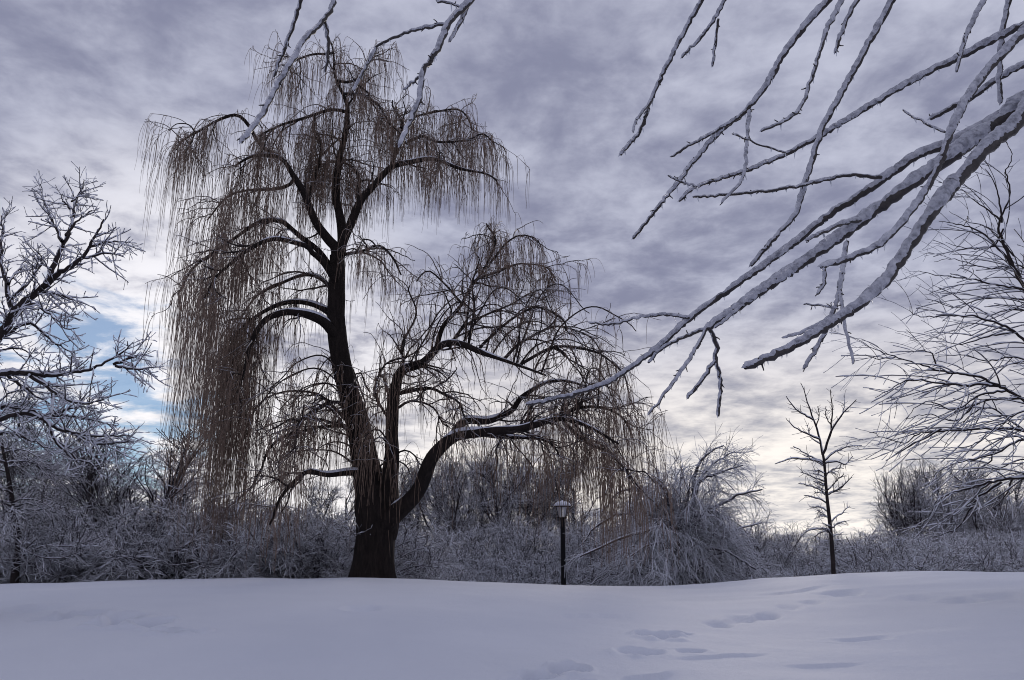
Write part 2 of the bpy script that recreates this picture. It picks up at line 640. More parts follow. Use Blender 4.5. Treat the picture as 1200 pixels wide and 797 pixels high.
def rlin(r0, r1, n, Y, power=1.0):
    u = np.linspace(0, 1, n) ** power
    return (r0 * (1 - u) + r1 * u) * Y / FPX


# ------------------------------------------------------------------ the willow
def build_willow():
    rng = np.random.default_rng(11)
    Y = 19.3
    base = P(437, 684, Y)
    bz = gz(base[0], base[1]) - 0.1
    t = thing('willow_tree', 'tall old weeping willow with brown ice-coated hanging strands on the snowy rise', 'tree', (base[0], Y, bz))
    # trunk and the left stem as one furrowed tube
    tp = [(436, 700, 27), (437, 684, 24.5), (438, 655, 22), (441, 625, 22), (441, 600, 23), (436, 575, 20), (429, 545, 16.5), (421, 503, 14), (410, 464, 12.5),
          (399, 420, 11.5), (394, 375, 10.5), (395, 330, 9.5), (395, 300, 9)]
    W = np.array([np.r_[P(a, b, Y), c * Y / FPX] for a, b, c in tp])
    S = spline(W, 90)
    S[0, 2] = min(S[0, 2], bz - 0.15)
    k = 40
    V, F = tube_batch(S[None, :, :3], S[None, :, 3], k, ref=(0, -1, 0))
    ang = np.tile(np.arange(k) * 2 * math.pi / k, len(S))
    hgt = np.repeat(S[:, 2], k)
    cen = np.repeat(S[:, :3], k, 0)
    amp = 0.16 * vnoise(ang * 1.6 + hgt * 0.25, hgt * 0.5, 0.35, 3, 1) + 0.10 * vnoise(ang * 3, hgt, 0.22, 5, 5)
    flare = 0.22 * np.exp(-(hgt - bz) / 0.45) * (0.5 + np.cos(ang * 5 + 0.6))
    V = cen + (V - cen) * (1 + amp + flare)[:, None]
    tb = Bag().add(V, F)
    trunk = part(tb, 'trunk', M['wbark'], t)
    limbs = []     # name, pixels, r0, r1, y-end, curve
    A = limbs.append
    A(([(452, 628), (457, 600), (457, 558), (460, 497), (464, 455), (471, 436), (496, 425), (518, 406), (540, 402), (567, 414), (600, 425), (640, 440)], 12, 2.5, Y - 0.8, -.3))
    A(([(440, 634), (457, 610), (474, 592), (493, 569), (507, 536), (529, 516), (556, 508), (600, 505), (628, 497), (660, 492), (690, 500), (725, 520)], 12, 2, Y - 1.8, -.6))
    A(([(527, 517), (545, 494), (573, 492), (600, 480), (612, 464), (640, 450), (670, 448), (700, 460)], 6, 1.6, Y + 1.6, .3))
    A(([(556, 508), (600, 511), (632, 513), (646, 520), (655, 535)], 3.5, 1.4, Y - 2.2, -.2))
    A(([(645, 496), (672, 480), (700, 476), (725, 488), (740, 510)], 2.6, 1.2, Y + 0.6, 0))
    A(([(660, 493), (686, 519), (710, 528), (724, 542), (738, 560)], 2.4, 1.1, Y - 2.6, 0))
    # upper left stem group
    A(([(395, 312), (392, 291), (383, 280), (368, 257), (359, 234), (346, 208), (330, 187), (310, 182), (293, 184), (275, 196)], 7.5, 1.8, Y - 1.2, -.3))
    A(([(359, 236), (366, 212), (374, 185), (375, 167), (366, 150)], 4, 1.5, Y + 1.0, 0))
    A(([(395, 312), (400, 280), (396, 246), (393, 231), (398, 189), (406, 159), (408, 129), (402, 110), (394, 91), (391, 66), (388, 50)], 7.5, 1.6, Y + 0.3, .2))
    A(([(408, 131), (387, 129), (368, 133), (346, 140), (323, 152), (305, 160)], 2.6, 1.2, Y - 1.4, 0))
    A(([(402, 110), (421, 110), (436, 118), (450, 132), (462, 150)], 2.2, 1.0, Y - 0.9, 0))
    A(([(396, 95), (413, 91), (425, 84), (440, 70), (455, 72)], 2.0, 1.0, Y + 1.2, 0))
    A(([(391, 62), (372, 62), (352, 70), (336, 84)], 1.8, 1.0, Y - 0.8, 0))
    A(([(395, 305), (406, 276), (421, 238), (440, 216), (458, 197), (480, 189), (500, 186), (515, 189), (538, 197), (568, 204), (582, 212)], 6.5, 1.2, Y - 0.9, -.3))
    A(([(459, 196), (465, 170), (470, 152), (468, 135), (460, 118)], 3.2, 1.2, Y + 1.1, 0))
    A(([(466, 168), (493, 159), (515, 167), (546, 165), (564, 157), (579, 170)], 2.2, 1.0, Y + 0.4, 0))
    A(([(470, 150), (487, 140), (523, 129), (542, 133), (553, 152)], 1.9, 1.0, Y + 1.5, 0))
    A(([(421, 236), (419, 208), (406, 193), (383, 191), (365, 198)], 2.6, 1.0, Y + 1.5, 0))
    # left arches
    A(([(397, 400), (388, 388), (376, 375), (351, 366), (331, 365), (310, 375), (295, 400), (288, 430), (278, 460)], 6.5, 1.8, Y - 1.6, -.3))
    A(([(394, 374), (381, 363), (356, 353), (331, 355), (300, 370), (280, 390), (262, 425)], 4.6, 1.4, Y + 1.2, .3))
    A(([(395, 355), (380, 330), (361, 322), (331, 330), (305, 345), (283, 372)], 3.6, 1.2, Y + 2.2, .2))
    A(([(394, 335), (380, 310), (366, 296), (361, 287), (342, 281), (315, 283), (285, 298), (255, 322), (240, 350)], 4.4, 1.3, Y - 2.2, -.4))
    A(([(388, 315), (366, 285), (342, 268), (330, 261), (308, 261), (278, 276), (248, 298), (225, 317), (208, 345)], 4.2, 1.2, Y - .6, .2))
    A(([(332, 188), (305, 165), (293, 148), (278, 137), (251, 146), (221, 159), (207, 176)], 3.0, 1.1, Y - 1.8, 0))
    A(([(346, 209), (320, 222), (290, 226), (262, 236), (243, 258)], 2.6, 1.1, Y + 1.7, 0))
    A(([(396, 300), (425, 297), (445, 292), (462, 305), (470, 322)], 2.4, 1.0, Y - 1.5, 0))
    # lower left arch and thin ones
    A(([(430, 556), (416, 556), (381, 556), (361, 551), (341, 568), (325, 591), (316, 615)], 5.0, 1.4, Y - 2.0, -.5))
    A(([(420, 505), (385, 500), (345, 505), (312, 530), (300, 560)], 2.4, 1.0, Y - 1.4, 0))
    A(([(418, 490), (395, 470), (370, 478), (350, 500), (340, 530)], 2.2, 1.0, Y - 2.4, 0))
    A(([(422, 512), (400, 485), (372, 462), (340, 458), (310, 470), (290, 500)], 2.2, 0.9, Y + 1.4, 0))
    # fans of thin rods over the right half
    A(([(506, 417), (529, 370), (551, 337), (573, 310), (581, 282), (570, 262)], 3.4, 0.9, Y + 0.8, 0))
    A(([(551, 337), (580, 318), (612, 306), (640, 315), (652, 330)], 1.8, 0.8, Y + 1.6, 0))
    A(([(573, 310), (590, 285), (612, 272), (632, 284)], 1.5, 0.8, Y - .2, 0))
    A(([(540, 354), (522, 330), (503, 318), (488, 330)], 1.6, 0.8, Y - .5, 0))
    A(([(549, 404), (554, 359), (558, 325), (560, 300)], 1.8, 0.8, Y - 1.2, 0))
    A(([(466, 452), (474, 410), (484, 370), (480, 335)], 2.2, 0.8, Y - 1.2, 0))
    A(([(590, 422), (620, 398), (655, 385), (690, 395), (705, 415)], 2.2, 0.9, Y + 1.2, 0))
    A(([(610, 428), (650, 410), (690, 412), (722, 430), (735, 450)], 2.2, 0.9, Y - 1.6, 0))
    A(([(560, 412), (590, 385), (625, 362), (655, 372), (668, 392)], 2.0, 0.9, Y - 1.4, 0))
    A(([(530, 404), (550, 380), (590, 360), (620, 345), (640, 352)], 1.8, 0.9, Y + 2.0, 0))
    A(([(463, 462), (500, 455), (520, 465), (540, 475), (552, 495)], 2.6, 1.0, Y - 1.8, 0))
    A(([(462, 480), (480, 470), (505, 480), (525, 500)], 2.0, 1.0, Y + 1.6, 0))
    A(([(460, 500), (445, 480), (440, 455), (450, 430), (470, 420)], 2.0, 0.9, Y - 1.5, 0))
    for q in range(16):                                    # arching rods thrown out below the fork, west side
        x0, y0 = 424 + rng.uniform(-6, 4), rng.uniform(470, 560)
        rch, hh = rng.uniform(50, 140), rng.uniform(15, 75)
        A(([(x0, y0), (x0 - rch * .35, y0 - hh * .8), (x0 - rch * .7, y0 - hh * .75), (x0 - rch, y0 - hh * .2)], 1.2, 0.6, Y + rng.uniform(-2, 2), 0))
    for q in range(9):                                     # short ones round the fork, hung with strands
        x0, y0 = rng.uniform(424, 464), rng.uniform(455, 560)
        rch = rng.uniform(14, 48) * rng.choice([-1, 1]); hh = rng.uniform(8, 34)
        A(([(x0, y0), (x0 + rch * .4, y0 - hh), (x0 + rch * .8, y0 - hh * .8), (x0 + rch, y0 - hh * .1)], 1.3, 0.6, Y - rng.uniform(.8, 2.4), 0))
    for q in range(14):                                    # and over the eastern half
        x0 = rng.uniform(480, 640); y0 = np.interp(x0, [480, 520, 560, 640], [430, 406, 412, 440])
        rch, hh = rng.uniform(25, 120), rng.uniform(20, 110)
        A(([(x0, y0), (x0 + rch * .25, y0 - hh * .7), (x0 + rch * .6, y0 - hh * .95), (x0 + rch, y0 - hh * .6)], 1.3, 0.55, Y + rng.uniform(-2, 2), 0))
    for q in range(12):
        x0 = rng.uniform(600, 700); y0 = np.interp(x0, [600, 700], [500, 480])
        rch, hh = rng.uniform(20, 75), rng.uniform(10, 60)
        A(([(x0, y0), (x0 + rch * .35, y0 - hh), (x0 + rch * .7, y0 - hh * .8), (x0 + rch, y0 - hh * .1)], 1.3, 0.55, Y + rng.uniform(-2.5, 2.5), 0))
    lines, rads = [], []
    for i, (px, r0, r1, ye, cv) in enumerate(limbs):
        n = max(8, int(sum(math.dist(px[j], px[j + 1]) for j in range(len(px) - 1)) / 6))
        L = trace(px, Y, ye, n, curve=cv)
        L[1:-1] += np.stack([0.17 * vnoise(np.arange(n), np.zeros(n) + i + 9 * q, 5.0, i * .7, q) for q in range(3)], 1)[1:-1] * np.clip(3 / r0, .5, 1)
        R = rlin(r0, min(r1, 1.0), n, Y, 0.85) * (1 + 0.22 * vnoise(np.arange(n), np.zeros(n) + i, 4.0, i * 1.3))
        b = Bag().tube(L, R, 12 if r0 > 4 else 7)
        lo = part(b, 'limb' if r0 > 1.4 else 'rod', M['wbark'] if r0 > 2.2 else M['bark'], t)
        if r0 > 3.0:
            # settled snow lying on the flatter stretches
            T = unit(np.gradient(L, axis=0))
            flat = np.clip((0.86 - np.abs(T[:, 2])) / 0.4, 0, 1) * (0.75 + 0.8 * vnoise(np.arange(n) * 0.7, np.arange(n) * 0 + i, 3.0))
            sr = np.maximum(R * 0.8 * np.clip(flat * 1.25, 0, 1), 0.0)
            sb = Bag().tube(L + np.array([0, 0, 1]) * (R * 0.62)[:, None], sr + 1e-4, 8)
            part(sb, 'snow_cap', M['bsnow'], lo)
        lines.append(L); rads.append(R)
    # thin side branches off every limb
    P1, R1, right1 = [], [], []
    for L, R, (px, r0, r1, ye, cv) in zip(lines, rads, limbs):
        length = np.linalg.norm(np.diff(L, axis=0), axis=1).sum()
        if r0 > 1.35:
            # crooked boughs of middle size
            nm = int(length * (1.5 if r0 < 5 else 1.1)) + 1
            pm, rm = spawn(L[None], R[None], nm, 0.45 if r0 > 10 else 0.2, 0.98, 25, 75, 0.7, 2.0, -0.4, 0.16, 14, 0.03, 0.009, rng, 0.4, flat=0.75)
            okm = pm[..., 2].max(1) < np.maximum(L[:, 2].max() + 0.35, 0)
            pm, rm = pm[okm], rm[okm]
            if not len(pm):
                pm, rm = spawn(L[None], R[None], 1, 0.6, 0.9, 40, 70, 0.7, 1.0, -1.2, 0.1, 14, 0.02, 0.008, rng, 0.4, flat=0.9)
            for pq, rq in zip(pm, rm):
                part(Bag().tube(pq, rq, 5), 'bough', M['bark'], t)
            p, r = spawn(pm, rm, 4, 0.15, 1.0, 25, 75, 0.4, 1.3, -0.7, 0.15, 10, 0.013, 0.006, rng, 0.35, flat=0.3)
            P1.append(p[:, np.linspace(0, 9, 12).round().astype(int)] if False else np.stack([np.stack([np.interp(np.linspace(0, 9, 12), np.arange(10), q[:, d]) for d in range(3)], 1) for q in p]))
            R1.append(np.stack([np.interp(np.linspace(0, 9, 12), np.arange(10), q) for q in r]))
            right1.append(np.full(len(p), px[-1][0] > 480 and px[0][1] > 330))
        n = int(length * (2.0 if 1.35 < r0 < 5 else 1.4)) + 2
        right = px[-1][0] > 480 and px[0][1] > 330
        p, r = spawn(L[None], R[None], n, 0.42 if r0 > 10 else 0.3 if r0 > 4 else 0.12, 1.0, 25, 80, 0.6, 1.9, -0.75 if not right else -0.5, 0.15, 12, 0.016, 0.006, rng, 0.35, flat=0.3)
        P1.append(p); R1.append(r); right1.append(np.full(len(p), right))
    P1 = np.concatenate(P1); R1 = np.concatenate(R1); right1 = np.concatenate(right1)
    bb = Bag().tubes(P1, R1, 4)
    part(bb, 'branchlet', M['drape'], t, stuff=True)
    # hanging strands; how far they hang follows from where on the tree they start
    src = [(L[None], R[None]) for L, R in zip(lines, rads)]

    def hang(Pp, Rp, n, t0, out0, out1, lens, Nn, r, wob):
        p, _ = spawn(Pp, Rp, n, t0, 1.0, 30, 90, 1, 1, 0, 0, 2, 0.01, 0.01, rng, 0, flat=0.6)
        keep = rng.uniform(0, 1, len(p)) < dens(p[:, 0])
        p = p[keep]
        s0 = p[:, 0]; d = unit(p[:, 1] - p[:, 0])
        K = len(s0)
        if K == 0:
            return None
        Ls = lens(s0) * rng.uniform(0.35, 1.0, K) ** 0.8
        o = rng.uniform(out0, out1, K)
        u = np.linspace(0, 1, Nn)[None, :]
        s = u * Ls[:, None]
        hx = 1 - np.exp(-s / o[:, None])
        rise = np.maximum(d[:, 2], 0.05) * o
        zz = rise[:, None] * (1 - np.exp(-s / (0.5 * o[:, None]))) * 1.2 - np.maximum(s - 0.35 * o[:, None] * hx, 0) * np.clip(s / (o[:, None] * 1.2), 0.0, 1)
        ph = rng.uniform(0, 6.28, (K, 1)); fr = rng.uniform(1.5, 3.5, (K, 1))
        wx = wob * np.sin(ph + fr * s) * np.minimum(s, 1) + 0.012 * s ** 1.5 * rng.normal(size=(K, 1))
        wy = wob * np.cos(ph * 1.7 + fr * s) * np.minimum(s, 1)
        Q = np.stack([s0[:, None, 0] + d[:, None, 0] * o[:, None] * hx + wx,
                      s0[:, None, 1] + d[:, None, 1] * o[:, None] * hx + wy,
                      s0[:, None, 2] + zz], -1)
        R = r * (1 - 0.55 * u) * rng.uniform(0.75, 1.25, (K, 1))
        return Q, R

    def proj(p):
        q = p - np.array([0, 0, EYE])
        c, s = math.cos(PITCH), math.sin(PITCH)
        fwd = q[:, 1] * c + q[:, 2] * s
        return CX + FPX * q[:, 0] / fwd, CY - FPX * (q[:, 2] * c - q[:, 1] * s) / fwd

    def dens(p):
        h = p[:, 2]
        x = p[:, 0] - base[0]
        k = np.full(len(p), 0.85)
        k = np.where((x > -3.2) & (x < -0.9) & (h < 6.8), 0.42, k)
        k = np.where((x >= -0.9) & (x < 0.8) & (h < 6.8), 0.36, k)
        k = np.where((x > -3.3) & (x < -2.0) & (h >= 5.5) & (h < 8.0), 0.4, k)
        k = np.where((x > -2.6) & (x < 0.6) & (h >= 6.8) & (h < 9.5), 0.5, k)
        k = np.where((x > 0.4) & (h < 8.9), 0.36, k)
        k = np.where((x > 3.6) & (h < 6.2), 0.75, k)
        k = np.where((x < -3.4) & (x > -4.6) & (h < 9.2), 1.0, k)
        k = np.where((x <= -4.6) & (h < 9.0), 0.6, k)
        clump = vnoise(x * 1.0 + 0.15 * h, p[:, 1], 0.45, 3, 8)
        return k * np.clip(1.05 + 1.3 * clump, 0.2, 1.3)

    def lens(p):
        h = p[:, 2]
        x = p[:, 0] - base[0]
        l = np.full(len(p), 1.35)
        l = np.where((x < -1.2) & (h > 6.5), 1.5, l)
        l = np.where((x < -1.9) & (h > 9.0), 2.2, l)                       # upper western curtain
        l = np.where((x < -2.7) & (h > 9.8), 2.5, l)
        l = np.where((x < -3.35) & (x > -4.6) & (h < 9.2), 5.3, l)        # the long one
        l = np.where((x <= -4.6) & (h < 9.5), 2.4, l)
        l = np.where((x > -2.9) & (x < -0.3) & (h < 6.0), 1.5, l)          # low arch before the trunk
        l = np.where((x > -0.6) & (x < 0.5) & (h < 6.0), 1.9, l)
        l = np.where((x > 0.6) & (h > 4.9) & (h < 8.5), 0.85, l)           # fine spray of the eastern half
        l = np.where((x > 1.8) & (h <= 5.6), 1.7, l)
        l = np.where((x > 4.9) & (h <= 5.6), 2.7, l)
        l = np.where(h > 11.2, 1.6, l)
        return np.minimum(l, np.maximum(h - 1.15, 0.25) * 1.0)

    sb = Bag()
    sb.tubes(*hang(P1[~right1], R1[~right1], 8, 0.1, 0.08, 0.35, lens, 9, 0.0060, 0.035), 3)
    sb.tubes(*hang(P1[right1], R1[right1], 5, 0.1, 0.10, 0.55, lens, 9, 0.0058, 0.04), 3)
    for (L, Rr), (px, r0, r1, ye, cv) in zip(src, limbs):
        length = np.linalg.norm(np.diff(L[0], axis=0), axis=1).sum()
        res = hang(L, Rr, int(length * (24 if r0 < 5 else 9) * (1.0 if r0 > 1.35 else 0.45)), 0.35 if r0 > 4 else 0.1, 0.15, 0.8, lens, 11, 0.0068, 0.03)
        if res:
            sb.tubes(*res, 3)
            if r0 < 1.35:
                continue
            sub = hang(res[0][:, :7], res[1][:, :7], 3, 0.1, 0.05, 0.2, lens, 7, 0.005, 0.015)
            sb.tubes(*sub, 3)
    part(sb, 'hanging_strands', M['strand'], t, stuff=True)
    return t


build_willow()


# ------------------------------------------------------------------ generic bare trees (mesh data shared by copies)
def tree_mesh(seed, kind):
    """unit-scale plant in metres, base at origin -> {part: (mesh)}"""
    rng = np.random.default_rng(seed)
    tb, cb, nb = Bag(), Bag(), None
    o = np.zeros(3)
    if kind == 'bare':                        # tall deciduous tree, limbs rising
        H = 8.0
        stems = np.array([[o + [0.06 * math.sin(3 * u + seed), 0.06 * math.cos(2 * u), H * 0.72 * u] for u in np.linspace(0, 1, 14)]])
        stems[:, :, :2] += np.cumsum(rng.normal(size=(1, 14, 2)) * 0.035, 1)
        R = np.linspace(0.17, 0.04, 14)[None]
        tb.tubes(stems, R, 8)
        p1, r1 = spawn(stems, R, 15, 0.28, 1, 25, 55, 2.0, 3.9, 0.16, 0.06, 10, 0.07, 0.018, rng, 0.5)
        tb.tubes(p1, r1, 5)
        p2, r2 = spawn(p1, r1, 10, 0.2, 1, 25, 60, 0.8, 1.8, 0.1, 0.14, 8, 0.024, 0.010, rng, 0.4)
        p3, r3 = spawn(p2, r2, 9, 0.1, 1, 25, 65, 0.3, 0.9, 0.05, 0.18, 6, 0.011, 0.007, rng, 0.4)
        cb.tubes(p2, r2, 4); cb.tubes(p3, r3, 3)
    elif kind == 'multi':                     # several stems from one foot, vase shaped
        H = 6.0
        n = 9
        a = rng.uniform(0, 6.28, n); l = rng.uniform(0.15, 0.5, n)
        stems = np.zeros((n, 12, 3)); d = np.stack([np.cos(a) * l, np.sin(a) * l, np.ones(n)], 1)
        stems[:, 0, :2] = rng.normal(size=(n, 2)) * 0.15
        d = unit(d)
        for k in range(1, 12):
            stems[:, k] = stems[:, k - 1] + d * H * 0.85 / 11 * rng.uniform(0.8, 1.1, (n, 1))
            d = unit(d + rng.normal(size=(n, 3)) * 0.06)
        R = np.tile(np.linspace(0.075, 0.018, 12), (n, 1))
        tb.tubes(stems, R, 6)
        p1, r1 = spawn(stems, R, 9, 0.2, 1, 15, 45, 1.0, 2.2, 0.12, 0.07, 9, 0.03, 0.012, rng, 0.5)
        p2, r2 = spawn(p1, r1, 6, 0.15, 1, 20, 55, 0.5, 1.2, 0.08, 0.09, 6, 0.016, 0.009, rng, 0.4)
        p3, r3 = spawn(p2, r2, 6, 0.1, 1, 20, 60, 0.2, 0.65, 0.0, 0.1, 4, 0.010, 0.007, rng, 0.3)
        cb.tubes(p1, r1, 4); cb.tubes(p2, r2, 3); cb.tubes(p3, r3, 3)
    elif kind == 'shrub':                     # low tangle bent by snow
        n = 26
        a = rng.uniform(0, 6.28, n); l = rng.uniform(0.3, 1.6, n)
        stems = np.zeros((n, 9, 3)); d = unit(np.stack([np.cos(a) * l, np.sin(a) * l, np.ones(n)], 1))
        stems[:, 0, :2] = rng.normal(size=(n, 2)) * 0.45
        for k in range(1, 9):
            stems[:, k] = stems[:, k - 1] + d * 0.2 * rng.uniform(0.7, 1.25, (n, 1))
            d = unit(d + np.array([0, 0, -0.10]) + rng.normal(size=(n, 3)) * 0.1)
        R = np.tile(np.linspace(0.014, 0.007, 9), (n, 1))
        tb.tubes(stems, R, 4)
        p1, r1 = spawn(stems, R, 10, 0.15, 1, 25, 75, 0.35, 0.8, -0.7, 0.22, 9, 0.008, 0.0055, rng, 0.3)
        p2, r2 = spawn(p1, r1, 12, 0.1, 1, 25, 75, 0.12, 0.36, -1.2, 0.3, 5, 0.0048, 0.0038, rng, 0.3)
        cb.tubes(p1, r1, 3); cb.tubes(p2, r2, 3)
    elif kind == 'thicket':                   # head-high brush, upright and frosted
        n = 22
        a = rng.uniform(0, 6.28, n); l = rng.uniform(0.05, 0.6, n)
        stems = np.zeros((n, 10, 3)); d = unit(np.stack([np.cos(a) * l, np.sin(a) * l, np.ones(n)], 1))
        stems[:, 0, :2] = rng.normal(size=(n, 2)) * 0.5
        for k in range(1, 10):
            stems[:, k] = stems[:, k - 1] + d * 0.33 * rng.uniform(0.7, 1.25, (n, 1))
            d = unit(d + rng.normal(size=(n, 3)) * 0.16)
        R = np.tile(np.linspace(0.022, 0.007, 10), (n, 1))
        tb.tubes(stems, R, 5)
        p1, r1 = spawn(stems, R, 11, 0.15, 1, 20, 60, 0.5, 1.2, -0.15, 0.2, 9, 0.010, 0.006, rng, 0.4)
        p2, r2 = spawn(p1, r1, 11, 0.1, 1, 25, 70, 0.15, 0.5, -0.4, 0.26, 5, 0.0070, 0.005, rng, 0.3)
        cb.tubes(p1, r1, 3); cb.tubes(p2, r2, 3)
    elif kind == 'spruce':
        H = 7.0
        st = np.array([[[0, 0, H * u] for u in np.linspace(0, 1, 12)]])
        R = np.linspace(0.13, 0.015, 12)[None]
        tb.tubes(st, R, 8)
        P1, R1 = [], []
        for i in range(110):
            u = rng.uniform(0.05, 0.98)
            L = (1 - u) ** 0.85 * 2.1 * rng.uniform(0.75, 1.1) + 0.12
            a = rng.uniform(0, 6.28)
            q = np.linspace(0, 1, 8)
            P1.append(np.stack([np.cos(a) * L * q, np.sin(a) * L * q, H * u + L * (0.12 * q - 0.42 * q ** 2)], 1))
            R1.append(np.linspace(0.02, 0.006, 8))
        P1 = np.array(P1); R1 = np.array(R1)
        cb.tubes(P1, R1, 4)
        p2, r2 = spawn(P1, R1, 12, 0.1, 1, 30, 70, 0.2, 0.5, -0.5, 0.08, 5, 0.012, 0.006, rng, 0.3, flat=0.6)
        cb.tubes(p2, r2, 3)
        p3, r3 = spawn(p2, r2, 5, 0.05, 1, 25, 60, 0.06, 0.15, -0.6, 0.05, 3, 0.014, 0.005, rng, 0.2, rfac=2)
        cb.tubes(p3, r3, 3)
    if kind in ('shrub', 'thicket', 'multi', 'bare'):
        frac = {'shrub': .45, 'thicket': .22, 'multi': .06, 'bare': .05}[kind]
        src = p2 if kind in ('shrub', 'thicket') else p3
        sel = src[rng.uniform(0, 1, len(src)) < frac]
        m4 = sel.shape[1]
        k0 = rng.integers(0, m4 - 2, len(sel))
        ar = np.arange(len(sel))
        q = np.stack([sel[ar, k0], sel[ar, k0 + 1], sel[ar, k0 + 2]], 1)
        rr = rng.uniform(.0045, .0095, (len(sel), 1)) * np.array([[.8, 1.0, .6]])
        q[..., 2] += rr * .6
        nb = Bag().tubes(q, rr, 3)
    return tb, cb, nb


PROTO = {}


def proto(kind, var):
    key = (kind, var)
    if key not in PROTO:
        tb, cb, nb = tree_mesh(100 * var + len(kind), kind)
        tm = {'bare': M['frost_light'], 'multi': M['frost_light'], 'shrub': M['frost'], 'thicket': M['frost'], 'spruce': M['bark']}[kind]
        cm = {'bare': M['frost'], 'multi': M['frost'], 'shrub': M['frost_heavy'], 'thicket': M['frost'], 'spruce': M['needle']}[kind]
        names = {'bare': ('trunk', 'crown'), 'multi': ('stems', 'crown'), 'shrub': ('stems', 'snowy_twigs'), 'thicket': ('stems', 'snowy_twigs'), 'spruce': ('trunk', 'crown')}[kind]
        zm = float(np.percentile(np.concatenate(cb.V)[:, 2], 99.3))
        PROTO[key] = [zm, (names[0], tb.mesh(kind + '_' + names[0], tm)), (names[1], cb.mesh(kind + '_' + names[1], cm))]
        if nb:
            PROTO[key].append(('snow_clots', nb.mesh(kind + '_snow_clots', M['bsnow'])))
    return PROTO[key]


def plant(kind, var, px, Y, height, label, group=None, name=None, rot=0.0, wide=1.0, sink=0.05, lean=0.0):
    """stand a plant Y metres ahead on the ground; height in metres"""
    d = ray(px, 670)
    x = d[0] * Y / d[1]
    H0 = proto(kind, var)[0]
    s = height / H0
    cat = {'bare': 'tree', 'multi': 'tree', 'shrub': 'shrub', 'thicket': 'shrub', 'spruce': 'tree'}[kind]
    t = thing(name or {'bare': 'bare_tree', 'multi': 'many_stemmed_tree', 'shrub': 'low_shrub', 'thicket': 'tall_shrub', 'spruce': 'spruce_tree'}[kind], label, cat,
              (x, Y, gz(x, Y) - sink), group)
    t.rotation_euler = (0, lean, rot)
    t.scale = (s * wide, s * wide, s)
    for nm, me in proto(kind, var)[1:]:
        link(nm, me, t, stuff=nm in ('snowy_twigs', 'crown', 'snow_clots'))
    return t


def spot(px):
    for lim, w in [(20, 'behind the small dark-trunked tree'), (60, 'beside the small dark-trunked tree'), (125, 'between the small tree and the big dark-stemmed shrub'),
                   (190, 'at the foot of the big dark-stemmed shrub'), (235, 'under the tips of the long willow curtain'), (290, 'below the far brown block'),
                   (350, 'under the low arch of the willow'), (415, 'just beside the willow trunk'), (520, 'right of the willow trunk'), (590, 'midway from the willow trunk to the lamp'),
                   (645, 'close beside the lamp post'), (680, 'directly behind the lamp post'), (760, 'behind the drooping side of the weeping shrub'), (830, 'behind the stem of the weeping shrub'),
                   (905, 'by the snowy roofs beside the weeping shrub'), (955, 'in the gap before the young tree'), (1000, 'directly behind the young tree'),
                   (1070, 'below the leaning bare tree'), (1140, 'behind the lowest drooping branch tips'), (1210, 'under the drooping branches on the right')]:
        if px < lim:
            return w
    return 'beyond the drooping branches on the right'


def top_h(py, Y):
    """height above the local low ground that reaches pixel row py at Y"""
    return P(600, py, Y)[2] + 0.5


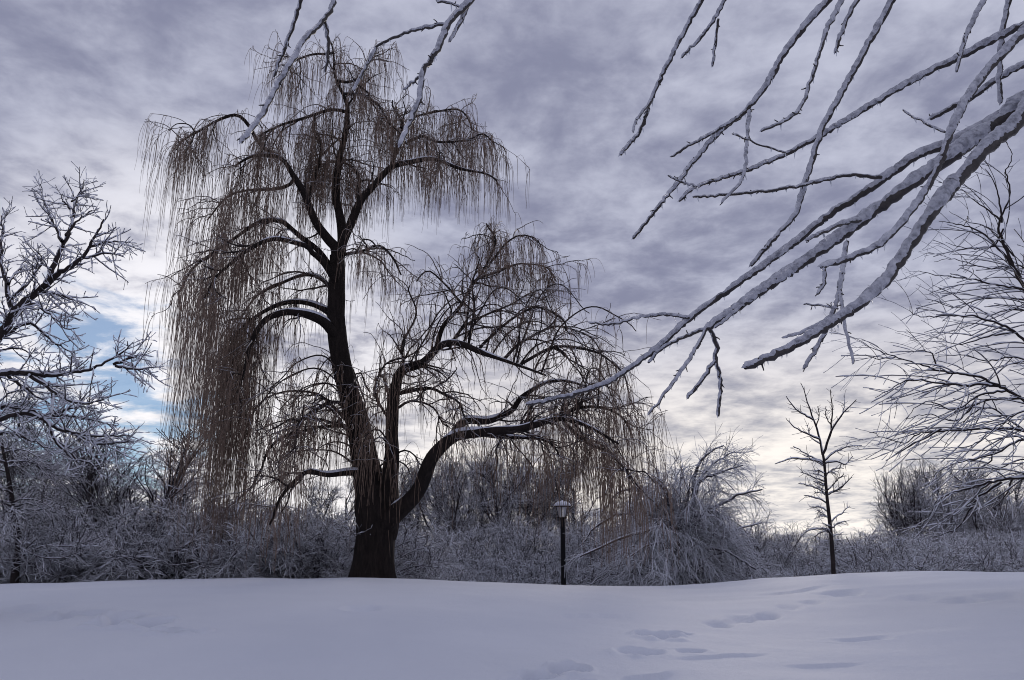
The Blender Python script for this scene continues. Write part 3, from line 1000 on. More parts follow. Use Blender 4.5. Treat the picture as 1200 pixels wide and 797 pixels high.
def build_background():
    rng = np.random.default_rng(3)
    U = rng.uniform
    # left: the clump of stems and its neighbours
    plant('multi', 1, 160, 24, top_h(518, 24), 'large many-stemmed bare shrub with dark upright stems, left of the willow curtain', name='many_stemmed_shrub', wide=1.45)
    plant('multi', 2, 108, 27, top_h(548, 27), 'smaller grey many-stemmed shrub beside the large dark-stemmed one', name='many_stemmed_shrub', rot=1.0, wide=1.2)
    plant('multi', 3, 205, 30, top_h(565, 30), 'rounded frosted shrub behind the tips of the long willow curtain', name='many_stemmed_shrub', rot=2.0, wide=1.3)
    plant('spruce', 1, -6, 24, top_h(500, 24), 'dark snow-dusted evergreen standing at the edge of the thicket', wide=1.15)
    plant('spruce', 1, 286, 62, top_h(592, 62), 'slender far spruce poking above the brush behind the willow', name='spruce_tree', wide=.55)
    for i, (px, Y, py) in enumerate([(30, 40, 520), (75, 42, 555), (-40, 36, 520), (60, 30, 590)]):
        plant('bare', 1 + i % 3, px, Y, top_h(py, Y), ['thin bare tree rising beside the evergreen', 'thin bare tree between the evergreen and the dark-stemmed shrub', 'thin bare tree behind the evergreen', 'short thin bare tree just right of the small dark-trunked tree'][i], 'thin trees behind the left thicket', rot=U(0, 6), wide=.8)
    for i in range(10):
        px = -30 + i * 30 + U(-10, 10); Y = U(26, 31)
        plant('thicket', 1 + i % 3, px, Y, top_h(U(605, 648), Y), 'head-high frosted brush ' + spot(px), 'brush left of the willow', rot=U(0, 6), wide=1.25)
    for i in range(22):
        px = 30 + i * 18 + U(-6, 6); Y = U(21.5, 25)
        plant('shrub', 1 + i % 3, px, Y, top_h(U(640, 655), Y) * U(.95, 1.05), 'low shrub bowed under snow ' + spot(px), 'low snowy shrubs left of the willow', rot=U(0, 6), wide=1.1)
    for i in range(9):
        px = 250 + i * 22 + U(-8, 8); Y = U(34, 44)
        plant('thicket', 1 + i % 3, px, Y, top_h(U(600, 640), Y), 'distant frosted brush ' + spot(px), 'brush behind the willow trunk', rot=U(0, 6), wide=1.25)
    for i, (px, Y, py) in enumerate([(318, 50, 585), (372, 46, 560), (402, 44, 545), (345, 58, 600)]):
        plant('bare', 1 + i % 3, px, Y, top_h(py, Y), ['bare frosted tree beside the far spruce', 'bare frosted tree over the snow-roofed house', 'tall bare frosted tree close beside the willow trunk', 'low bare frosted tree behind the snow-roofed house'][i], 'trees behind the willow arch', rot=U(0, 6), wide=.95)
    # middle: row behind the willow and the lamp
    for i in range(15):
        px = 462 + i * 15 + U(-6, 6); Y = U(38, 52)
        plant('bare', 1 + i % 4, px, Y, top_h(U(515, 550), Y), 'bare frosted tree of the dense row, ' + spot(px), 'tree row behind the lamp', rot=U(0, 6), wide=.95)
    for i in range(10):
        px = 462 + i * 22 + U(-8, 8); Y = U(34, 38)
        plant('thicket', 1 + i % 3, px, Y, top_h(U(605, 648), Y), 'tall frosted brush under the tree row, ' + spot(px), 'brush behind the lamp', rot=U(0, 6), wide=1.3)
    for i in range(15):
        px = 470 + i * 15 + U(-5, 5); Y = U(31, 34)
        plant('shrub', 1 + i % 3, px, Y, top_h(U(654, 664), Y), 'low grey snowy shrub in the hedge line, ' + spot(px), 'hedge line behind the lamp', rot=U(0, 6), wide=1.15)
    for i in range(13):
        px = 690 + i * 16 + U(-5, 5); Y = U(31, 35)
        plant('thicket', 1 + i % 3, px, Y, top_h(U(600, 632), Y), 'frosted brush ' + spot(px), 'brush behind the weeping shrub', rot=U(0, 6), wide=1.25)
    # right: distant low woods, then the taller group
    for i in range(12):
        px = 868 + i * 14 + U(-4, 4); Y = U(70, 95)
        plant('bare', 1 + i % 4, px, Y, top_h(U(622, 640), Y) , 'small far bare tree of the low wood, ' + spot(px), 'low far wood', rot=U(0, 6), wide=1.2)
    for i in range(12):
        px = 872 + i * 15 + U(-4, 4); Y = U(55, 64)
        if 888 < px < 922:
            Y = 84
        plant('thicket', 1 + i % 3, px, Y, top_h(U(640, 652), Y), 'far frosted brush ' + spot(px), 'brush beyond the sapling', rot=U(0, 6), wide=1.4)
    plant('bare', 2, 1052, 46, top_h(566, 46), 'leaning bare tree at the left end of the right-hand grove', rot=2.2, lean=-.22, wide=1.0)
    plant('multi', 3, 1074, 44, top_h(550, 44), 'vase-shaped bare tree of straight dark stems in the right-hand grove', wide=.8)
    for i in range(8):
        px = 1100 + i * 17 + U(-5, 5); Y = U(42, 54)
        plant('bare', 1 + i % 4, px, Y, top_h(U(535, 590), Y), 'bare tree of the dense grove, ' + spot(px), 'right-hand grove', rot=U(0, 6), wide=1.15)
    for i in range(3):
        px = 1160 + i * 26 + U(-5, 5); Y = U(38, 42)
        plant('multi', 1 + i % 3, px, Y, top_h(U(565, 600), Y), 'dark many-stemmed tree of the grove, ' + spot(px), 'dark stems of the right-hand grove', rot=U(0, 6), wide=1.1)
    for i in range(15):
        px = 1000 + i * 15 + U(-5, 5); Y = U(33, 40)
        plant('thicket', 1 + i % 3, px, Y, top_h(U(616, 648), Y), 'grey frosted brush at the foot of the grove, ' + spot(px), 'brush of the right-hand grove', rot=U(0, 6), wide=1.35)
    for i in range(10):
        px = 1020 + i * 21 + U(-6, 6); Y = U(28, 31)
        plant('shrub', 1 + i % 3, px, Y, top_h(U(642, 652), Y), 'low snowy shrub before the grove, ' + spot(px), 'low shrubs before the right-hand grove', rot=U(0, 6), wide=1.2)


build_background()


# ------------------------------------------------------------------ weeping shrub right of the lamp
def build_weeping_shrub():
    rng = np.random.default_rng(21)
    Y = 27.0
    c = P(800, 680, Y)
    z0 = gz(c[0], Y) - 0.05
    t = thing('weeping_shrub', 'broad snow-laden shrub tree with arching drooping branches, right of the lamp post', 'tree', (c[0], Y, z0))
    tr = [([(806, 700), (813, 640), (813, 605), (812, 570), (816, 550), (831, 530), (848, 522)], 4.5, 1.0, Y - .3),
          ([(813, 572), (831, 548), (845, 538), (860, 529)], 2, .8, Y + .6), ([(813, 590), (822, 563), (845, 553), (870, 545)], 2.2, .8, Y - .8),
          ([(812, 660), (823, 605), (841, 593), (866, 580), (895, 573)], 3.2, .9, Y - .6), ([(812, 690), (822, 645), (845, 628), (868, 619), (893, 613)], 3, .9, Y + .4),
          ([(800, 700), (797, 640), (791, 600), (783, 583), (773, 568), (768, 548)], 3.5, .9, Y + .5), ([(798, 660), (790, 590), (792, 560), (800, 547)], 2.6, .9, Y + 1),
          ([(800, 690), (786, 622), (748, 624), (710, 638), (672, 656)], 3.2, 1.0, Y - 1.2), ([(800, 690), (775, 612), (740, 600), (705, 612), (680, 640)], 3, 1.0, Y + 1.4),
          ([(796, 660), (770, 590), (745, 572), (722, 580), (706, 600)], 2.6, .9, Y + 1.8), ([(804, 680), (780, 640), (760, 638), (735, 655)], 2.5, .9, Y - 1.8),
          ([(808, 680), (830, 645), (860, 650), (885, 668)], 2.5, .9, Y - 1.5)]
    Ls, Rs = [], []
    for px, r0, r1, ye in tr:
        n = 18
        L = trace(px, Y, ye, n); L[1:] += rng.normal(size=(n - 1, 3)) * 0.02
        Ls.append(L); Rs.append(rlin(r0, r1, n, Y))
    # further bows all round so that it is as deep as it is wide
    for i in range(64):
        a = rng.uniform(0, 6.28); l = rng.uniform(1.0, 3.6); h = rng.uniform(1.0, 3.3)
        u = np.linspace(0, 1, 18)
        Ls.append(np.stack([c[0] + 0.1 * rng.normal() + np.cos(a) * l * u ** 1.2, Y + np.sin(a) * l * u ** 1.2 * .8, z0 + h * np.sin(u * 2.75) * (1 - .12 * u)], 1) + rng.normal(size=(18, 3)) * 0.03)
        Rs.append(np.linspace(0.04, 0.010, 18))
    for i in range(24):                     # taller inner bows
        a = rng.uniform(0, 6.28); l = rng.uniform(.8, 2.4); h = rng.uniform(2.8, 4.3)
        u = np.linspace(0, 1, 18)
        Ls.append(np.stack([c[0] + 0.1 * rng.normal() + np.cos(a) * l * u ** 1.6, Y + np.sin(a) * l * u ** 1.6 * .8, z0 + h * np.sin(u * 2.1)], 1) + rng.normal(size=(18, 3)) * 0.03)
        Rs.append(np.linspace(0.04, 0.009, 18))
    for L, R in zip(Ls, Rs):
        lo = part(Bag().tube(L, R, 6), 'limb', M['frost'], t)
    Lp = np.array(Ls); Rp = np.array(Rs)
    p1, r1 = spawn(Lp, Rp, 14, 0.2, 1, 20, 65, 0.6, 1.5, -0.6, 0.09, 7, 0.013, 0.007, rng, 0.3)
    p2, r2 = spawn(p1, r1, 9, 0.1, 1, 20, 60, 0.3, 0.9, -1.1, 0.12, 4, 0.010, 0.006, rng, 0.3)
    for q in (p1, p2):
        q[..., 2] = np.maximum(q[..., 2], z0 + 0.05)
    part(Bag().tubes(p1, r1, 4).tubes(p2, r2, 3), 'crown', M['frost_white'], t, stuff=True)


build_weeping_shrub()


# ------------------------------------------------------------------ young tree on the rise
def snow_lines(bag, L, R, rng, amt=1.0, k=6, seed=0):
    """a lumpy ridge of snow lying along the top of a branch line"""
    n = len(L)
    T = unit(np.gradient(L, axis=0))
    flat = np.clip(1.15 - np.abs(T[:, 2]) * 0.9, 0.15, 1)
    lump = 0.75 + 0.8 * vnoise(np.arange(n) * 1.0, np.zeros(n) + seed, 2.2, seed * 0.37)
    r = R * 0.85 * amt * flat * np.clip(lump, 0.2, 1.5)
    r[0] *= 0.3; r[-1] *= 0.4
    up = np.array([0, 0, 1.0]) - T * T[:, 2:3]
    bag.tube(L + unit(up + 1e-6) * (R * 0.55 + 0.25 * r)[:, None], r, k)


def build_sapling():
    rng = np.random.default_rng(8)
    Y = 19.0
    c = P(977, 676, Y)
    t = thing('young_tree', 'slender young bare tree standing alone on the snowy rise', 'tree', (c[0], Y, gz(c[0], Y) - 0.05))
    stem = [(977, 682), (977, 674), (974, 628), (969, 581), (966, 543), (964, 531)]
    n = 40
    L0 = trace(stem, Y, Y, n)
    part(Bag().tube(L0, rlin(2.6, 1.4, n, Y) * (1 + .12 * vnoise(np.arange(n), np.zeros(n), 3.0)), 10), 'trunk', M['bark'], t)
    br = [([(964, 533), (971, 515), (977, 500), (994, 478), (1004, 468)], 2.1), ([(964, 533), (960, 512), (953, 490), (944, 465), (939, 449)], 2.0),
          ([(970, 517), (974, 503), (975, 478), (973, 457)], 1.6), ([(961, 515), (941, 506), (930, 500), (922, 492)], 1.5), ([(953, 492), (938, 484), (928, 474), (921, 464)], 1.4),
          ([(965, 545), (955, 540), (930, 537), (918, 541), (908, 543)], 1.6), ([(965, 542), (950, 535), (930, 523)], 1.3), ([(966, 540), (978, 530), (994, 523), (1010, 522)], 1.5),
          ([(967, 543), (980, 541), (991, 545), (996, 538), (999, 534)], 1.4), ([(968, 565), (955, 560), (939, 553)], 1.2), ([(969, 580), (955, 571), (936, 567)], 1.3),
          ([(970, 580), (985, 572), (998, 559)], 1.3), ([(970, 590), (958, 584), (943, 581)], 1.2), ([(971, 601), (962, 595), (949, 594)], 1.2), ([(973, 611), (984, 603), (995, 594)], 1.2),
          ([(974, 624), (960, 619), (947, 622), (938, 629)], 1.4), ([(974, 626), (965, 623), (954, 629)], 1.1), ([(974, 620), (983, 613), (992, 611)], 1.1), ([(969, 575), (978, 566), (988, 556)], 1.1),
          ([(967, 560), (975, 550), (988, 549)], 1.1), ([(961, 520), (950, 512), (946, 498)], 1.0), ([(975, 500), (968, 488), (968, 476)], 1.0), ([(986, 488), (990, 474), (989, 464)], 1.0),
          ([(956, 500), (960, 488), (958, 476)], 1.0)]
    for q in range(16):
        y0 = rng.uniform(540, 650); x0 = np.interp(y0, [531, 581, 628, 674], [964, 969, 974, 977]); sg = rng.choice([-1, 1]); ll = rng.uniform(9, 26) * np.interp(y0, [540, 650], [1.0, .5])
        br.append(([(x0, y0), (x0 + sg * ll * .5, y0 - ll * .25), (x0 + sg * ll, y0 - ll * rng.uniform(.1, .7))], 0.9))
    for i, (px, r) in enumerate(br):
        ye = Y + rng.uniform(-.7, .7)
        L = trace(px, Y, ye, 12); L[1:] += rng.normal(size=(11, 3)) * 0.008
        R = rlin(r * .72, 0.4, 12, Y)
        lo = part(Bag().tube(L, R, 6), 'branch', M['bark'], t)
        b = Bag(); snow_lines(b, L, R * 1.5, rng, seed=i)
        p, rr = spawn(L[None], R[None], 9, 0.25, 1, 30, 65, 0.08, 0.34, 0.5, 0.08, 5, 0.007, 0.004, rng, 0.3)
        part(b, 'snow_cap', M['bsnow'], lo)
        part(Bag().tubes(p, rr, 4), 'twig', M['frost'], lo, stuff=True)


build_sapling()


# ------------------------------------------------------------------ lamp post
def build_lamp():
    Y = 25.5
    c = P(660.5, 686, Y)
    x = c[0]
    z0 = gz(x, Y) - 0.03
    zt = P(660, 589, Y)[2]
    t = thing('lamp_post', 'black park lamp post with snow-capped lantern between the willow and weeping shrub', 'lamp', (x, Y, z0))
    part(lathe(Bag(), [(0.0, z0), (0.16, z0), (0.16, z0 + .12), (0.11, z0 + .2), (0.095, z0 + .5), (0.075, z0 + .56), (0.07, zt - .62), (0.055, zt - .5), (0.0, zt - .5)], x, Y, 14), 'post', M['black_metal'], t)
    part(lathe(Bag(), [(0.0, zt - .52), (0.06, zt - .52), (0.13, zt - .47), (0.15, zt - .45), (0.0, zt - .44)], x, Y, 12), 'collar', M['black_metal'], t)
    g = lathe(Bag(), [(0.115, zt - .445), (0.20, zt - .14)], x, Y, 6, 0.3)
    head = part(g, 'lantern_glass', M['lglass'], t, smooth=False)
    for k in range(6):
        a = k * math.pi / 3 + 0.3
        b = Bag().tube([[x + .122 * math.cos(a), Y + .122 * math.sin(a), zt - .45], [x + .207 * math.cos(a), Y + .207 * math.sin(a), zt - .13]], [.012, .012], 5)
        part(b, 'lantern_bar', M['black_metal'], head)
    part(lathe(Bag(), [(0.0, zt - .135), (0.25, zt - .135), (0.26, zt - .115), (0.18, zt - .05), (0.08, zt - .02), (0.0, zt - .015)], x, Y, 16), 'lantern_roof', M['black_metal'], t)
    part(lathe(Bag(), [(0.0, zt - .10), (0.255, zt - .108), (0.262, zt - .07), (0.21, zt - .005), (0.11, zt + .035), (0.035, zt + .045), (0.03, zt + .07), (0.0, zt + .085)], x, Y, 16), 'snow_cap', M['bsnow'], t)


build_lamp()


# ------------------------------------------------------------------ far buildings
def house(px, Y, w, d, wall_h, roof_h, label, wallmat, rot=0.0, base=None):
    dr = ray(px, 660); x = dr[0] * Y / dr[1]
    z = gz(x, Y) if base is None else base
    t = thing('house', label, 'house', (x, Y, z - 0.05))
    t.rotation_euler.z = rot
    def lp(bag, name, mat, parent=t, **k):
        me = bag.mesh(name, mat, False)
        return link(name, me, parent)
    lp(box(Bag(), -w / 2, w / 2, -d / 2, d / 2, 0, wall_h), 'wall', wallmat)
    e = 0.35
    V = np.array([[-w / 2 - e, -d / 2 - e, wall_h], [w / 2 + e, -d / 2 - e, wall_h], [w / 2 + e, d / 2 + e, wall_h], [-w / 2 - e, d / 2 + e, wall_h],
                  [-w / 2 - e, 0, wall_h + roof_h], [w / 2 + e, 0, wall_h + roof_h],
                  [-w / 2 - e, -d / 2 - e, wall_h + .22], [w / 2 + e, -d / 2 - e, wall_h + .22], [w / 2 + e, d / 2 + e, wall_h + .22], [-w / 2 - e, d / 2 + e, wall_h + .22]])
    F = np.array([[0, 3, 2, 1], [0, 1, 7, 6], [2, 3, 9, 8], [6, 7, 5, 4], [8, 9, 4, 5], [1, 2, 8, 7], [3, 0, 6, 9], [7, 8, 5, 5], [9, 6, 4, 4]])
    V = V + np.array([0, 0, 0.004])
    b = Bag(); b.add(V, F[:7])
    b.add(np.array([V[7], V[8], V[5], (V[7] + V[5]) / 2]), np.array([[0, 1, 2, 3]]))
    b.add(np.array([V[9], V[6], V[4], (V[9] + V[4]) / 2]), np.array([[0, 1, 2, 3]]))
    rf = lp(b, 'roof', M['bsnow'])
    if wall_h > 2:
        lp(box(Bag(), w * .2, w * .2 + .6, -.3, .3, wall_h + roof_h * .6, wall_h + roof_h + .5), 'chimney', M['brick'], rf)
    for k in (-1, 0, 1):
        wn = lp(box(Bag(), k * w * .3 - .55, k * w * .3 + .55, -d / 2 - .06, -d / 2 - .003, wall_h * .42, wall_h * .8), 'window', M['siding'])
        lp(box(Bag(), k * w * .3 - .45, k * w * .3 + .45, -d / 2 - .075, -d / 2 - .062, wall_h * .45, wall_h * .77), 'pane', M['winglass'], wn)
    return t


def build_buildings():
    house(346, 66, 8.5, 7, 2.6, 1.6, 'low house with snow-covered roof glimpsed behind the hanging willow strands', M['siding'], 0.1)
    house(905, 72, 6.5, 6, 1.0, 1.2, 'small low building with white snowy roof beyond the dip beside the weeping shrub', M['siding'], -0.25)
    house(866, 60, 6, 5, 1.5, 1.3, 'low snow-roofed outbuilding half hidden by the weeping shrub', M['siding'], 0.2)
    Y = 230.0
    x0, x1 = P(241, 600, Y)[0], P(270, 600, Y)[0]
    zt = P(255, 597, Y)[2]
    t = thing('apartment_block', 'far flat-topped brown brick block seen through the long willow curtain', 'building', ((x0 + x1) / 2, Y, -0.55))
    h = zt + .55
    w = (x1 - x0) / 2

    def lp(bag, name, mat, parent=t):
        return link(name, bag.mesh(name, mat, False), parent)
    lp(box(Bag(), -w, w, 0, 9, 0, h), 'wall', M['brick'])
    lp(box(Bag(), -w - .2, w + .2, -.2, 9.2, h + .003, h + .6), 'roof_parapet', M['brick'])
    for r in range(5):
        for k in (-1, 0, 1):
            zc = h - 2.2 - r * 2.9
            if zc < 1:
                continue
            wn = lp(box(Bag(), k * w * .62 - .7, k * w * .62 + .7, -.09, -.003, zc - .8, zc + .8), 'window', M['siding'])
            lp(box(Bag(), k * w * .62 - .58, k * w * .62 + .58, -.12, -.092, zc - .68, zc + .68), 'pane', M['winglass'], wn)


build_buildings()


# ------------------------------------------------------------------ near trees at both sides: traced limbs, trunks stand outside the frame
def side_tree(name, label, Y, trunk_px, top_py, limbs, r_trunk, seed, twig, mats):
    rng = np.random.default_rng(seed)
    d = ray(trunk_px, 660); x = d[0] * Y / d[1]
    z0 = gz(x, Y) - 0.1
    t = thing(name, label, 'tree', (x, Y, z0))
    zt = P(trunk_px, top_py, Y)[2]
    n = 24
    u = np.linspace(0, 1, n)
    S = np.stack([x + 0.05 * np.sin(4 * u), Y + 0.05 * np.cos(3 * u), z0 + (zt - z0) * u], 1)
    R = r_trunk * (1 - 0.75 * u) * (1 + 0.35 * np.exp(-u * 25))
    part(Bag().tube(S, R, 16), 'trunk', M['bark'], t)
    allp, allr = [], []
    for i, (px, r0, r1, dy) in enumerate(limbs):
        W = trace(px, Y + dy * 0.2, Y + dy, max(10, int(sum(math.dist(px[j], px[j + 1]) for j in range(len(px) - 1)) / 5)))
        k = len(W)
        W[1:] += np.cumsum(rng.normal(size=(k - 1, 3)) * 0.004, 0) + rng.normal(size=(k - 1, 3)) * 0.006
        Rr = rlin(r0 * mats[0], r1 * mats[0] * .55, k, Y)
        if abs(px[0][0] - trunk_px) < 1:         # root it in the trunk
            zz = np.clip(W[0, 2] - 0.25, z0, zt)
            W[0] = (np.interp(zz, S[:, 2], S[:, 0]), np.interp(zz, S[:, 2], S[:, 1]), zz)
        lo = part(Bag().tube(W, Rr, 8), 'limb', M['bark'], t)
        b = Bag(); snow_lines(b, W, Rr * mats[2], rng, 1.0, 7, seed=i + seed)
        part(b, 'snow_cap', M['bsnow'], lo)
        allp.append(W); allr.append(Rr)
    tb, fb = Bag(), Bag()
    for W, Rr in zip(allp, allr):
        length = np.linalg.norm(np.diff(W, axis=0), axis=1).sum()
        p1, r1 = spawn(W[None], Rr[None], max(3, int(length * twig['n1'])), 0.15, 1, twig['a'][0], twig['a'][1], *twig['l1'], twig['g'], twig['w'], 12, twig['r'], twig['r'] * .5, rng, 0.45)
        p2, r2 = spawn(p1, r1, twig['n2'], 0.2, 1, twig['a'][0], twig['a'][1], *twig['l2'], twig['g'], twig['w'] * 1.3, 7, twig['r'] * .65, twig['r'] * .4, rng, 0.4)
        ok1 = p1[..., 2].min(1) > twig['zmin']; ok2 = p2[..., 2].min(1) > twig['zmin']
        ok2 &= np.repeat(ok1, twig['n2'])
        p1, r1, p2, r2 = p1[ok1], r1[ok1], p2[ok2], r2[ok2]
        tb.tubes(p1, r1, 4).tubes(p2, r2, 3)
        for p, r in ((p1, r1), (p2, r2)):
            if not len(p):
                continue
            up = np.array([0, 0, 1.0])
            s = r * twig['snow'] * np.clip(0.9 + 0.7 * rng.normal(size=r.shape), 0.25, 2.0)
            s[:, 0] *= .4
            fb.tubes(p + up * (r * .4 + s * .55)[..., None], s, 4)
    part(tb, 'twigs', M['frost'], t, stuff=True)
    part(fb, 'twig_snow', M['bsnow'], t, stuff=True)
    return t


def build_left_tree():
    X = -75
    lim = [([(X, 470), (-30, 425), (0, 396), (10, 381), (20, 363), (33, 350), (55, 333), (75, 318), (95, 305), (108, 283), (117, 263), (121, 254)], 9, 1.6, -.6),
           ([(98, 302), (125, 298), (143, 301)], 1.8, .9, -.9), ([(106, 289), (125, 284), (150, 283)], 1.8, .9, -.3),
           ([(53, 335), (63, 308), (73, 283), (80, 258), (83, 238), (94, 210)], 4, 1.0, .5), ([(73, 283), (63, 260), (54, 238), (49, 217)], 2.6, 1.0, 1.0),
           ([(77, 276), (93, 258), (108, 245)], 2, .9, .2), ([(82, 245), (75, 232), (76, 225)], 1.5, .8, 0), ([(84, 236), (95, 228), (103, 219)], 1.4, .8, .7), ([(16, 364), (10, 333), (2, 305), (3, 262), (2, 252)], 4, 1.1, .8),
           ([(14, 350), (38, 325), (50, 300), (38, 285)], 2.4, .9, -.7), ([(10, 333), (22, 315), (36, 296)], 2, .9, 1.1), ([(0, 396), (33, 357), (55, 366), (70, 376), (80, 386), (95, 383)], 2.2, .8, -1.2), ([(45, 342), (73, 345), (93, 356)], 2.2, .9, -1.0),
           ([(X, 470), (-20, 450), (0, 439), (38, 439), (58, 443), (83, 439), (110, 435), (133, 425), (150, 413), (160, 404)], 4.6, 1.2, -.4), ([(133, 427), (156, 420), (173, 414)], 2, 1.0, -.1),
           ([(136, 429), (160, 433), (178, 431)], 1.8, 1.0, -.8), ([(X, 520), (-20, 490), (0, 479), (25, 480), (50, 488), (75, 489), (100, 493), (136, 500)], 3.6, 1.0, .6),
           ([(X, 530), (-20, 505), (0, 493), (30, 485), (50, 493), (70, 503), (88, 508), (113, 511), (156, 511)], 4, 1.1, -.9), ([(56, 498), (65, 518), (83, 533), (100, 541), (128, 545)], 2.2, .9, -.5),
           ([(36, 441), (63, 458), (83, 470), (105, 473), (128, 467)], 2.6, 1.0, -1.2), ([(10, 441), (38, 463), (55, 473), (75, 485)], 2.2, .9, 1.0), ([(X, 450), (-10, 415), (18, 409), (33, 414), (50, 428)], 2.4, .9, 1.4),
           ([(0, 396), (30, 378), (45, 382), (60, 398), (80, 408), (90, 411)], 2.4, .9, -.2), ([(X, 540), (-20, 500), (10, 462), (40, 458), (70, 462)], 2.4, .9, 1.2), ([(X, 545), (0, 510), (30, 515), (60, 525)], 2.6, .9, .3),
           ([(50, 489), (90, 478), (118, 480)], 2.0, .9, .2), ([(88, 508), (115, 520), (150, 518)], 2.0, .9, -1.2)]
    side_tree('snowy_tree', 'snow-laden bare tree reaching in from the left with stubby white twigs', 9.0, X, 300, lim, 0.24, 31,
              dict(zmin=1.0, w=.07, n1=13, n2=3, a=(30, 70), l1=(0.14, 0.55), l2=(0.06, 0.24), g=0.25, r=0.0085, snow=1.15), (.95, 0, 1.25))


def build_right_tree():
    X = 1300
    lim = [([(X, 470), (1245, 400), (1200, 332), (1185, 297), (1174, 263), (1188, 232), (1185, 203), (1191, 184), (1182, 163)], 5, .9, .3), ([(1174, 261), (1169, 222), (1154, 197)], 1.8, .8, -.4),
           ([(1196, 325), (1169, 288), (1141, 266), (1103, 260)], 2.4, .8, -.8), ([(1172, 258), (1150, 241), (1125, 222)], 1.8, .7, .6), ([(1188, 300), (1160, 268), (1135, 258), (1112, 245)], 1.6, .7, 1.0),
           ([(X, 400), (1240, 355), (1200, 341), (1163, 335), (1135, 328), (1100, 325), (1075, 321)], 3, .8, -.4), ([(X, 410), (1240, 362), (1200, 350), (1150, 351), (1125, 361), (1094, 352)], 2.8, .8, .7),
           ([(X, 480), (1230, 425), (1200, 398), (1176, 383), (1147, 373), (1119, 371), (1075, 371), (1067, 360)], 3.4, .8, -1.0), ([(1190, 390), (1150, 398), (1125, 405), (1097, 397)], 1.8, .7, .4),
           ([(X, 545), (1240, 495), (1200, 467), (1169, 448), (1144, 437), (1107, 433), (1085, 426), (1050, 417), (1019, 404)], 3.8, .8, -.6), ([(1050, 418), (1032, 420), (1016, 419)], 1.2, .7, -.9), ([(1097, 428), (1091, 414), (1072, 408)], 1.4, .7, -.3),
           ([(1178, 453), (1125, 451), (1094, 448), (1066, 444), (1041, 451), (1019, 466)], 2.4, .8, -1.2), ([(1066, 445), (1052, 456), (1038, 467)], 1.4, .7, -1.3),
           ([(X, 560), (1240, 520), (1200, 505), (1157, 502), (1119, 503), (1078, 506), (1060, 516), (1022, 504)], 3.4, .8, .3), ([(1103, 503), (1075, 517), (1050, 531)], 1.6, .8, .1),
           ([(X, 570), (1240, 525), (1200, 514), (1163, 530), (1125, 539), (1085, 560)], 2.8, .8, -.9), ([(X, 600), (1240, 565), (1200, 559), (1166, 564), (1130, 573), (1104, 585), (1095, 603), (1085, 618)], 3.4, .9, -.2),
           ([(1174, 565), (1148, 583), (1134, 601), (1120, 618), (1102, 627), (1088, 629)], 2, .9, .5), ([(1160, 566), (1140, 585), (1125, 600), (1112, 608)], 1.6, .8, -.8), ([(1186, 562), (1175, 585), (1155, 600)], 1.6, .8, .9),
           ([(1200, 467), (1150, 470), (1120, 492), (1088, 484), (1062, 490)], 2.2, .8, .9), ([(1185, 458), (1150, 462), (1120, 478), (1085, 470), (1060, 489)], 1.8, .8, -.3), ([(1200, 505), (1165, 480), (1140, 485), (1118, 510), (1105, 525)], 1.8, .8, 1.1),
           ([(X, 500), (1230, 440), (1195, 420), (1160, 425), (1130, 418), (1100, 420)], 2.6, .8, 1.2), ([(X, 440), (1230, 380), (1195, 365), (1160, 372), (1130, 385), (1110, 390)], 2.4, .8, 1.4), ([(X, 380), (1230, 330), (1195, 310), (1160, 312), (1120, 300), (1095, 303)], 2.4, .8, 1.1),
           ([(1165, 530), (1155, 545), (1130, 556)], 1.5, .7, .2), ([(X, 530), (1235, 480), (1198, 480), (1165, 500), (1140, 520), (1110, 525)], 2.2, .8, -1.4), ([(1176, 268), (1160, 290), (1130, 290), (1108, 283)], 1.5, .7, .8),
           ([(X, 590), (1240, 545), (1200, 535), (1170, 545), (1150, 555), (1133, 562)], 2.2, .8, 1.0)]
    side_tree('drooping_tree', 'dark bare tree with many thin drooping snow-lined branches entering from the right', 10.5, X, 180, lim, 0.26, 47,
              dict(zmin=1.68, w=.03, n1=4.0, n2=2, a=(20, 60), l1=(0.4, 1.3), l2=(0.2, 0.6), g=(-1.1, 0, -0.5), r=0.0105, snow=0.85), (.7, 0, 1.2))


build_left_tree()
build_right_tree()


